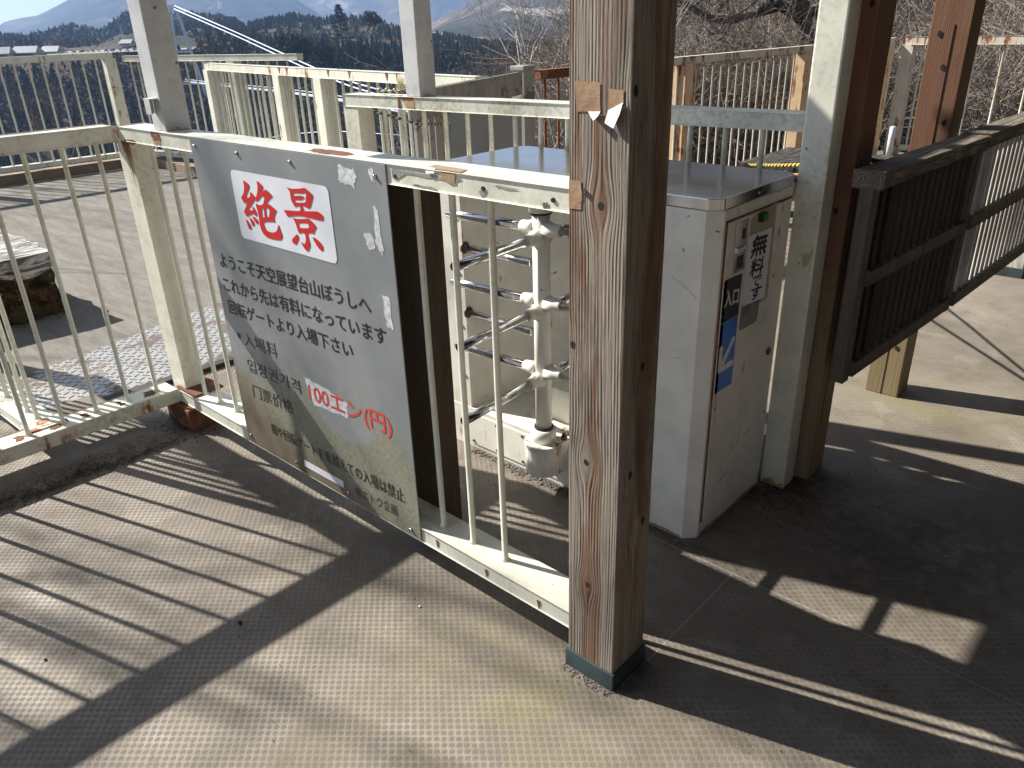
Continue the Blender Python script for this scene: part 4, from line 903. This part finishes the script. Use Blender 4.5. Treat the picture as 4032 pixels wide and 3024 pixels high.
def land(az, d):
    rdg = prof(RIDGE, az); plat = -9.5 if az < -19 else -9.5+(az+19)*-1.2
    plat = max(-30, plat)
    vals = [-2.2, -2.4, -4.5, -46, -125, -140, -138, -40, plat-3, plat if az < -19 else plat+4, plat+2, 1150*T1*rdg-6, -25, 3300*T1*max(prof(MTR, az), -.8), -60, 5500*T1*max(prof(MTL, az), -.6), -30, 7600*T1*min(4.2, prof(MTC, az))]
    h = 0
    for i in range(len(KEYS_D)-1):
        if d <= KEYS_D[i+1]: h = vals[i]+(vals[i+1]-vals[i])*ease(KEYS_D[i], KEYS_D[i+1], d); break
    else: h = vals[-1]
    # the right: a bank that rises behind the thicket
    w = ease(3.5, 9, az)*(1-ease(70, 100, az))
    bank = -1.4+max(0, min(9, (d-15)*.55))
    if d < 400: h = h*(1-w*(1-ease(150, 400, d)))+bank*w*(1-ease(150, 400, d))
    return h
rings = [0, 4, 8, 10, 11, 12, 13, 14, 16, 18, 20, 23, 26, 30, 36, 45, 60, 80, 110, 150, 200, 250, 300, 340, 380, 420, 460, 500, 540, 580, 620, 660, 720, 780, 840, 900, 970, 1050, 1150, 1250, 1380, 1600, 1900, 2200, 2500, 2800, 3100, 3300, 3500, 3800, 4200, 4600, 4900, 5200, 5500, 5800, 6200, 6600, 7000, 7300, 7600, 8000, 8600, 9500]
azs = [-180+i*10 for i in range(12)]+[-60+i*.6 for i in range(int(120/.6))]+[60+i*10 for i in range(13)]
bm = bmesh.new(); grid = []
for d in rings:
    row = []
    for az in azs:
        a = R(HEAD-az); p = Vector((d*math.cos(a), d*math.sin(a), 0)); h = land(az, d)
        am = min(150, d*.018)*(.25 if 560 < d < 900 else 1)
        if 3200 < d < 3400 or 5300 < d < 5700 or 7300 < d < 7700: am *= .35
        nz = noise.fractal(p*(.012 if d < 1300 else .0016)+Vector((0, 0, 3)), .9, 2.1, 6)
        row.append(bm.verts.new((p.x, p.y, h+nz*am*(0 if d < 14 else 1))))
    grid.append(row)
for i in range(len(rings)-1):
    for j in range(len(azs)-1):
        try: f = bm.faces.new((grid[i][j], grid[i][j+1], grid[i+1][j+1], grid[i+1][j])); f.smooth = True; f.material_index = 1 if rings[i] > 1300 else 0
        except ValueError: pass
bmesh.ops.remove_doubles(bm, verts=bm.verts, dist=.001); bmesh.ops.recalc_face_normals(bm, faces=bm.faces)
me = bpy.data.meshes.new('hills'); bm.to_mesh(me); bm.free()
o = link('hills', me, ['hill_ground', 'mountain_ground']); tag(o, kind='structure')
if me.polygons[100].normal.z < 0: me.flip_normals()
def wpos(az, d, z=None):
    a = R(HEAD-az); return Vector((d*math.cos(a), d*math.sin(a), land(az, d) if z is None else z))

# far forest: many conifers and bare crowns in one mass
class Soup:
    def __init__(s): s.v = []; s.f = []; s.c = []
    def tri(s, a, b, c, col):
        n = len(s.v); s.v += [a, b, c]; s.f.append((n, n+1, n+2)); s.c.append(col)
    def make(s, name, mat='foliage', parent=None):
        me = bpy.data.meshes.new(name); me.from_pydata([tuple(v) for v in s.v], [], s.f); me.update()
        at = me.attributes.new('Col', 'FLOAT_COLOR', 'FACE')
        flat = []
        for c in s.c: flat += [c[0], c[1], c[2], 1]
        at.data.foreach_set('color', flat)
        return link(name, me, mat, parent)
def conifer(S, p, h, w, col, tiers=4, n=6, rag=.25):
    for t in range(tiers):
        z0 = h*(.12+.80*t/tiers); z1 = min(h, z0+h*1.05/tiers*1.25); r = w*(1-.8*t/tiers)
        a0 = random.random()*6.28
        for k in range(n):
            a, b_ = a0+6.283*k/n, a0+6.283*(k+1)/n; rr = r*random.uniform(1-rag, 1+rag); r2 = r*random.uniform(1-rag, 1+rag)
            cc = tuple(c*random.uniform(.75, 1.25) for c in col)
            S.tri(p+Vector((rr*math.cos(a), rr*math.sin(a), z0+random.uniform(-.05, .05)*h)), p+Vector((r2*math.cos(b_), r2*math.sin(b_), z0+random.uniform(-.03, .05)*h)), p+Vector((0, 0, z1)), cc)
def leafy(S, p, h, w, col, n=26, s=.33):
    for k in range(n):
        u = Vector((random.gauss(0, 1), random.gauss(0, 1), random.gauss(0, 1))).normalized()*random.uniform(.55, 1)
        c = p+Vector((u.x*w, u.y*w, h*.6+u.z*h*.42)); cc = tuple(q*random.uniform(.7, 1.3) for q in col)
        a = Vector((random.gauss(0, 1), random.gauss(0, 1), random.gauss(0, 1)))*w*s; b_ = Vector((random.gauss(0, 1), random.gauss(0, 1), random.gauss(0, 1)))*w*s
        S.tri(c+a, c+b_, c-a*.5-b_*.5, cc)
rnd = random.Random(11)
S = Soup(); cnt = 0
while cnt < 7600:
    az = rnd.uniform(-33, 7); d = math.sqrt(rnd.uniform(330**2, 1180**2)) if cnt % 5 else rnd.uniform(1100, 1180)
    cnt += 1
    if cnt % 5 and cnt % 2 and d > 650: d = rnd.uniform(345, 650)
    if az < -19.5 and 622 < d < 905: continue
    if rnd.random() < .18 and d > 640: continue
    p = wpos(az, d); sz = rnd.uniform(.7, 1.25)
    kind = noise.noise(Vector((p.x, p.y, 0))*.006)+rnd.uniform(-.35, .35)
    if kind > .02: conifer(S, p, 12*sz, 3.0*sz, rnd.choice(((.018, .025, .016), (.026, .033, .018), (.018, .022, .016))), 4 if d < 700 else 3, 6)
    elif kind > -.1: leafy(S, p, 10*sz, 4.5*sz, (.045, .055, .03), 48 if d < 620 else 22, .17 if d < 620 else .26)
    else: leafy(S, p, 9*sz, 4.6*sz, rnd.choice(((.12, .085, .07), (.09, .07, .06), (.15, .11, .085))), 50 if d < 620 else 22, .15 if d < 620 else .22)
S.make('far_forest')['kind'] = 'stuff'
# mid distance wooded knolls above the left ridge
S = Soup()
for i in range(1500):
    az = rnd.uniform(-33, -17); d = rnd.uniform(1180, 1480); p = wpos(az, d); sz = rnd.uniform(.8, 1.4)
    top = prof([(-33, 3), (-29, 4), (-26.6, 22), (-25, 14), (-23.5, 30), (-22, 22), (-20, 14), (-17, 4)], az)
    p.z = 1150*T1*prof(RIDGE, az)-6+top*ease(1180, 1400, d)
    if rnd.random() < .6: conifer(S, p, 13*sz, 3.4*sz, (.02, .03, .022), 3, 5)
    else: leafy(S, p, 11*sz, 5*sz, (.12, .10, .08), 16, .3)
S.make('far_forest')['kind'] = 'stuff'
# single trees that stand out on the ridge
def big_pine(az, d, el_top, h, w, label):
    top = d*math.tan(R(el_top))+1.5; p = wpos(az, d); p.z = top-h
    r = empty('pine_tree', p, label, 'tree'); B().tube([(0, 0, -6), (0, 0, h*.5), (0, 0, h*.97)], [h*.022, h*.014, .05], 8).make('trunk', 'dark_bark', r)
    S = Soup(); rn = random.Random(int(d))
    for i in range(1100):
        t = (i+rn.random())/1100; z = h*(.18+.82*t); lay = .75+.25*math.sin(t*46); rad = w*(1-t)**.75*lay*rn.uniform(.35, 1.05)+w*.04; a = rn.uniform(0, 6.283)
        c = Vector((rad*math.cos(a), rad*math.sin(a), z-rad*.12)); L_ = w*.16
        q = Vector((math.cos(a+rn.uniform(-.8, .8)), math.sin(a+rn.uniform(-.8, .8)), rn.uniform(-.1, .35)))*L_; q2 = Vector((-q.y, q.x, rn.uniform(-.5, .5)*L_))*.5
        cc = tuple(k*rn.uniform(.6, 1.4) for k in (.014, .024, .018)); S.tri(c-q2, c+q2, c+q*1.5, cc)
    S.make('crown', 'foliage', r); return r
big_pine(-10.6, 640, 1.45, 27, 8.2, 'tall dark conifer standing out above the far ridge')
big_pine(-7.55, 700, .25, 15, 3.2, 'small slim dark conifer on the ridge right of the tall one')
def round_tree(az, d, el_top, h, w, label, col, n=420):
    p = wpos(az, d); p.z = d*math.tan(R(el_top))+1.5-h
    r = empty('round_tree', p, label, 'tree'); B().tube([(0, 0, -5), (w*.05, 0, h*.5), (0, 0, h*.8)], [h*.025, h*.018, .1], 7).make('trunk', 'dark_bark', r)
    S = Soup(); rn = random.Random(int(d*3)); lob = [(Vector((rn.uniform(-.5, .5)*w, rn.uniform(-.5, .5)*w, h*rn.uniform(.5, .85))), rn.uniform(.3, .5)*w) for _ in range(8)]
    for i in range(n):
        c0, rr = rn.choice(lob); u = Vector((rn.gauss(0, 1), rn.gauss(0, 1), rn.gauss(0, 1))).normalized()*rr*rn.uniform(.6, 1.1); c = c0+u
        a = Vector((rn.gauss(0, 1), rn.gauss(0, 1), rn.gauss(0, 1)))*w*.09; b_ = Vector((rn.gauss(0, 1), rn.gauss(0, 1), rn.gauss(0, 1)))*w*.09
        S.tri(c+a, c+b_, c-a, tuple(k*rn.uniform(.6, 1.4) for k in col))
    S.make('crown', 'foliage', r)
round_tree(-8.4, 680, .98, 19, 8, 'rounded lighter tree on the ridge right of the tall conifer', (.07, .075, .05), 800)
round_tree(-14.0, 560, -.55, 20, 15, 'dark rounded evergreen below the ridge, just above the lookout rail', (.015, .022, .018), 900)
round_tree(-11.8, 575, -.9, 18, 11, 'second dark evergreen clump right of the first, above the lookout rail', (.016, .024, .019), 700)

# ------------------------------------------------------------------ suspension bridge
br = empty('suspension_bridge', wpos(-20.6, 560, -27), 'pale blue suspension footbridge with an A shaped tower and twin cables', 'bridge')
base = Vector(br.location)
def bp(az, d, el): v = wpos(az, d, 1.5+d*math.tan(R(el))); return v-base
tA, tB = bp(-20.85, 560, 1.66), bp(-20.55, 560, 1.60)
fA, fB = bp(-21.5, 560, -6.2), bp(-19.3, 560, -6.2)
B().beam(fA, tA, 2.0, 2.0).make('tower_leg', 'bridge_paint', br); B().beam(fB, tB, 2.0, 2.0).make('tower_leg', 'bridge_paint', br)
for el in (.9, -1.0, -2.9):
    t = (1.63-el)/(1.63+6.2); B().beam(tA.lerp(fA, t), tB.lerp(fB, t), .8, 1.0).make('tower_crossbeam', 'bridge_paint', br)
B().beam(tA-Vector((.3, 0, 0)), tB+Vector((.3, 0, 0)), .7, .8).make('tower_crossbeam', 'bridge_paint', br)
cab_ = [(-20.7, 560, 1.62), (-17.2, 455, -.05), (-15.3, 400, -1.0), (-12.6, 335, -2.35), (-10.3, 290, -3.3), (-7.5, 245, -4.2)]
for dz, da in ((0, 0), (-1.4, -.12)):
    B().tube([bp(a+da+.1, d, e_)+Vector((0, 0, dz)) for a, d, e_ in cab_], .28, 6).make('cable', 'bridge_paint', br)
dk = [(-20.8, 560, -2.75), (-19.07, 520, -3.05), (-15, 400, -3.65), (-11.93, 330, -4.2), (-9, 280, -4.85), (-6, 240, -5.5)]
for i in range(len(dk)-1): B().beam(bp(*dk[i]), bp(*dk[i+1]), 2.4, .55).make('walkway', 'bridge_paint', br)
for s_ in (0, 1.3):
    B().tube([bp(*k)+Vector((0, 0, s_)) for k in dk], .16, 5).make('handrail', 'bridge_paint', br)
B().tube([bp(-19, 540, -6.9), bp(-15, 400, -6.4), bp(-11.9, 330, -6.35), bp(-7, 250, -6.9)], .2, 5).make('wind_cable', 'bridge_paint', br)

# ------------------------------------------------------------------ car park and houses beyond the gorge
tag(B().prism([tuple(wpos(a, d, 0)[:2]) for a, d in ((-28.2, 700), (-19.5, 690), (-19.8, 850), (-28.4, 850))], -9.5, -9.1).make('car_park', 'asphalt_pale'), kind='structure')
def make_car(name, mat, label):
    r = empty(name, (0, 0, 0), label, 'car', 'cars parked beyond the gorge')
    b = B(); P = [(-2.1, .35), (-2.15, .8), (-1.7, .95), (1.0, .98), (2.0, .85), (2.15, .6), (2.1, .35)]
    lo = [b.bm.verts.new((x, -.85, z)) for x, z in P]; hi = [b.bm.verts.new((x, .85, z)) for x, z in P]
    b.bm.faces.new(lo); b.bm.faces.new(hi[::-1])
    for i in range(len(P)): b.bm.faces.new((lo[i], lo[(i+1) % len(P)], hi[(i+1) % len(P)], hi[i]))
    b.make('body', mat, r)
    b = B(); P = [(-1.75, .93), (-1.3, 1.45), (.3, 1.48), (1.1, .96)]
    lo = [b.bm.verts.new((x, -.75, z)) for x, z in P]; hi = [b.bm.verts.new((x, .75, z)) for x, z in P]; b.bm.faces.new(lo); b.bm.faces.new(hi[::-1])
    for i in range(4): b.bm.faces.new((lo[i], lo[(i+1) % 4], hi[(i+1) % 4], hi[i]))
    b.make('windows', 'car_glass', r); B().box(-1.25, .3, -.72, .72, 1.47, 1.52).make('roof', mat, r)
    for x in (-1.35, 1.35):
        for y in (-.8, .8): B().tube([(x, y-.1, .33), (x, y+.1, .33)], .33, 12).make('wheel', 'black_rubber', r)
    return r
clab = {'white': 'white car parked in the car park across the gorge', 'silver': 'silver car parked in the car park across the gorge', 'dark': 'dark car parked in the car park across the gorge', 'blue': 'dark blue car parked in the car park across the gorge'}
protos = {k: None for k in clab}
rn = random.Random(5); seq = ['white', 'silver', 'dark', 'white', 'silver', 'white', 'dark', 'blue', 'white', 'silver', 'dark', 'silver']
ci = 0
for row, (d_, a0, a1, st_) in enumerate(((735, -27.2, -22.6, .36), (775, -26.6, -23.2, .40), (825, -24.4, -22.6, .95))):
    a = a0
    while a < a1:
        k_ = seq[ci % 12]; ci += 1
        if rn.random() > .12:
            p = wpos(a, d_, -9.1)
            if protos[k_] is None: o = protos[k_] = make_car('parked_car', 'car_'+k_, clab[k_])
            else: o = tree_copy(protos[k_])
            o.location = p; o.rotation_euler = (0, 0, R(HEAD-a+rn.choice((0, 180))+rn.uniform(-8, 8)+25))
        a += st_*rn.uniform(.85, 1.2)
def house(az, d, z, w, l, h, rot, label):
    r = empty('low_house', wpos(az, d, z), label, 'house'); r.rotation_euler = (0, 0, R(rot))
    B().box(-l/2, l/2, -w/2, w/2, 0, h).make('wall', 'house_wall', r)
    b = B(); e_ = .8; zz = h; rr = h+w*.32
    v = [(-l/2-e_, -w/2-e_, zz), (l/2+e_, -w/2-e_, zz), (l/2+e_, w/2+e_, zz), (-l/2-e_, w/2+e_, zz), (-l/2, 0, rr), (l/2, 0, rr)]
    vv = [b.bm.verts.new(q) for q in v]
    for f in ((0, 1, 5, 4), (2, 3, 4, 5), (1, 2, 5), (3, 0, 4), (3, 2, 1, 0)): b.bm.faces.new([vv[i] for i in f])
    b.make('roof', 'roof_tile', r)
    B().box(-l/2+1, l/2-1, -w/2-.04, -w/2+.02, h*.35, h*.75).make('window', 'car_glass', r)
hh = HEAD-90
house(-30.6, 730, -10.5, 14, 16, 3, hh+12, 'low grey roofed building at the far left edge of the village')
house(-29.2, 735, -10.5, 14, 17, 3, hh+5, 'low grey roofed building between its neighbour and the car park, second from left')
house(-27.9, 745, -10.5, 12, 13, 3, hh, 'low grey roofed building right beside the parked cars')
house(-23.7, 860, -7.0, 10, 11, 2.6, hh-6, 'grey roofed house above the car park among trees')
house(-22.9, 870, -6.6, 9, 9, 2.6, hh-10, 'smaller grey roofed house right of the other one above the car park')

# ------------------------------------------------------------------ near bare trees and thicket
def branchy(b, p, d, L, r, depth, rn, spread=.6, n=5, upb=.15, minr=.003, kids=(2, 4)):
    pts = [p]; rs = [r]; dd = d.normalized(); seg = 5 if depth > 1 else 3
    for i in range(seg):
        dd = (dd+Vector((rn.gauss(0, .17), rn.gauss(0, .17), rn.gauss(0, .14)+upb*.3))).normalized(); p = p+dd*(L/seg); pts.append(p); rs.append(max(minr*.6, r*(1-.62*(i+1)/seg)))
    b.tube(pts, rs, n if depth > 1 else 3, cap=False)
    if depth <= 0: return
    for k in range(rn.randint(*kids)+(1 if depth > 1 else 0)):
        t = rn.uniform(.25, 1); i = min(seg, max(1, int(t*seg))); q = pts[i]
        ax = Vector((rn.gauss(0, 1), rn.gauss(0, 1), rn.gauss(0, .6)+upb)).normalized()
        nd = (dd*(1-spread)+ax*spread).normalized()
        branchy(b, q, nd, L*rn.uniform(.5, .75), rs[i]*rn.uniform(.55, .8), depth-1, rn, spread, max(3, n-1), upb, minr, kids)
def bare_tree(x, y, z, h, r, seed, label, mat='pale_bark', lean=(0, 0), depth=5, spread=.5, kids=(2, 4), twmat='twig', minr=.006):
    root = empty('bare_tree', (x, y, z), label, 'tree'); rn = random.Random(seed)
    b = B(); P = [Vector((0, 0, -.5))]; rs = [r*1.2]; d = Vector((lean[0], lean[1], 1)).normalized(); n = 6; p = Vector((0, 0, 0))
    for i in range(n+1): P.append(p.copy()); rs.append(r*(1-.55*i/n)); d = (d+Vector((rn.gauss(0, .08), rn.gauss(0, .08), 0))).normalized(); p = p+d*(h*.5/n)
    b.tube(P, rs, 9); b.make('trunk', mat, root)
    b = B()
    for k in range(7):
        i = rn.randint(2, n+1); a = k*2.4+rn.uniform(-.4, .4); dv = Vector((math.cos(a)*.8, math.sin(a)*.8, rn.uniform(.35, 1.0)))
        branchy(b, P[i], dv, h*.38, rs[i]*.65, depth-2, rn, spread, 6, .25, minr, kids)
    branchy(b, P[-1], d, h*.45, rs[-1], depth-2, rn, spread, 6, .3, minr, kids)
    b.make('limbs', mat, root, recalc=False)
    return root
# trees whose shadows fall over the floor and the board (out of the picture, to the left, toward the sun)
bare_tree(-11.5, -4.3, -2.4, 11.5, .15, 3, 'bare tree beyond the platform on the sunny side, outside the view on the left', depth=5, minr=.012, kids=(2, 3))
bare_tree(-19.5, -1.6, -4.0, 15.5, .18, 12, 'second bare tree further out on the sunny side, outside the view on the left', depth=5, minr=.014, kids=(2, 3))
def at(az, d, z): v = wpos(az, d, z); return v.x, v.y, v.z
bare_tree(*at(-29.6, 15.5, -4.6), 4.6, .07, 21, 'leafless bushy tree behind the far left railing', 'twig', depth=5, minr=.004)
bare_tree(*at(-27.0, 17, -5.2), 4.6, .06, 23, 'smaller leafless tree right of the other behind the far left railing', 'twig', depth=5, minr=.004)
bare_tree(*at(2.4, 11.5, -3.2), 7.8, .075, 31, 'pale leafless tree just left of the foreground post', 'pale_bark', depth=5, minr=.005, spread=.4)
bare_tree(*at(-.9, 13.0, -2.4), 3.1, .05, 37, 'low pale leafless tree above the grey gate', 'pale_bark', depth=5, minr=.005)
bare_tree(*at(.6, 15, -4.0), 5.6, .05, 41, 'reddish leafless shrub between the two pale trees', 'twig', depth=5, minr=.005)
# dark limb crossing in front of the thicket
r = empty('dark_tree', at(19.5, 13.2, -1.4), 'dark leafless tree whose crooked limbs reach left above the rusty railing', 'tree'); rn = random.Random(77)
b = B()
V_ = lambda az, d, el: Vector(at(az, d, 1.5+d*math.tan(R(el))))-Vector(r.location)
tr = [V_(20.5, 13.2, -12), V_(20.2, 13.2, -4), V_(19.6, 13.1, 0), V_(18.0, 13, 3.2), V_(17, 13, 6)]
b.tube(tr, [.17, .15, .13, .11, .08], 9); b.make('trunk', 'dark_bark', r)
b = B()
l1 = [V_(19.7, 13.1, -.4), V_(18.2, 12.7, .5), V_(16.6, 12.5, .1), V_(15.2, 12.3, -.25), V_(13.9, 12.2, -.1), V_(12.6, 12, .55), V_(11.6, 11.9, 1.2), V_(10.8, 11.8, 1.6)]
b.tube(l1, [.085, .075, .06, .055, .05, .04, .03, .018], 7)
l2 = [V_(19.6, 13.1, -.2), V_(18.9, 13.0, 1.0), V_(17.4, 12.8, 1.6), V_(15.9, 12.7, 2.2), V_(14, 12.4, 2.5)]
b.tube(l2, [.09, .08, .07, .05, .03], 7)
l3 = [V_(19.9, 13.2, 0), V_(22, 13.3, 1.0), V_(25, 13.2, 1.1), V_(28.5, 13, .4), V_(31, 12.7, 1.8)]; b.tube(l3, [.08, .07, .055, .05, .03], 7)
for l in (l1, l2, l3):
    for q in l[1:]:
        for _k in range(3): branchy(b, q, Vector((rn.gauss(0, .6), rn.gauss(0, .6), rn.uniform(-.3, 1))), rn.uniform(.6, 1.3), .018, 2, rn, .6, 4, .1, .004, (2, 3))
b.make('limbs', 'dark_bark', r, recalc=False)
bark('thicket_bark', (.15, .125, .105), (.40, .355, .31))
# the thicket: tangled pale twigs and dark undergrowth, one mass
rn = random.Random(99); bt = B(); bd_ = B()
for i in range(1250):
    az = rn.uniform(4.0, 38); d = rn.uniform(11.2, 19) if i % 3 else rn.uniform(19, 27)
    if az > 17 and d < 11.8: d = rn.uniform(12.5, 19)
    p = wpos(az, d); p.z = max(p.z, -1.5)
    bb = bt if rn.random() < .62 else bd_
    for k in range(4):
        a = rn.uniform(0, 6.283); dv = Vector((math.cos(a)*.5, math.sin(a)*.5, rn.uniform(.4, 1.2)))
        branchy(bb, p+Vector((0, 0, rn.uniform(-.3, 1.2))), dv, rn.uniform(1.0, 2.3), rn.uniform(.009, .02), 2, rn, .75, 4, .05, .0045, (3, 5))
th = bt.make('thicket', 'thicket_bark', recalc=False); th['kind'] = 'stuff'
th = bd_.make('thicket', 'twig', recalc=False); th['kind'] = 'stuff'
S = Soup()
for i in range(24000):
    az = rn.uniform(3.5, 40); d = rn.uniform(13.5, 30); p = wpos(az, d); g_ = rn.random()
    zt = 1.5 if az < 18 else 1.6
    c = p+Vector((0, 0, rn.uniform(-.1, .9 if d < 15 else zt))); a = Vector((rn.gauss(0, 1), rn.gauss(0, 1), rn.gauss(0, 1)))*.07; b_ = Vector((rn.gauss(0, 1), rn.gauss(0, 1), rn.gauss(0, 1)))*.07
    col = (.022, .026, .014) if noise.noise(p*.5) > .0 else (.045, .032, .025)
    S.tri(c+a, c+b_, c-a, tuple(q*rn.uniform(.5, 1.5) for q in col))
S.make('undergrowth')['kind'] = 'stuff'

# ------------------------------------------------------------------ haze over the valley
hz_ = B().box(-10500, 10500, -10500, 10500, -320, 900).make('haze', None)
hm = bpy.data.materials.new('haze_air'); hm.use_nodes = True; nt = hm.node_tree; nt.nodes.remove(nt.nodes['Principled BSDF'])
vol = nt.nodes.new('ShaderNodeVolumePrincipled'); vol.inputs['Color'].default_value = (.36, .58, 1, 1); vol.inputs['Density'].default_value = .000095; vol.inputs['Anisotropy'].default_value = .35
nt.links.new(vol.outputs[0], nt.nodes['Material Output'].inputs['Volume'])
hz_.data.materials.append(hm); tag(hz_, kind='stuff')
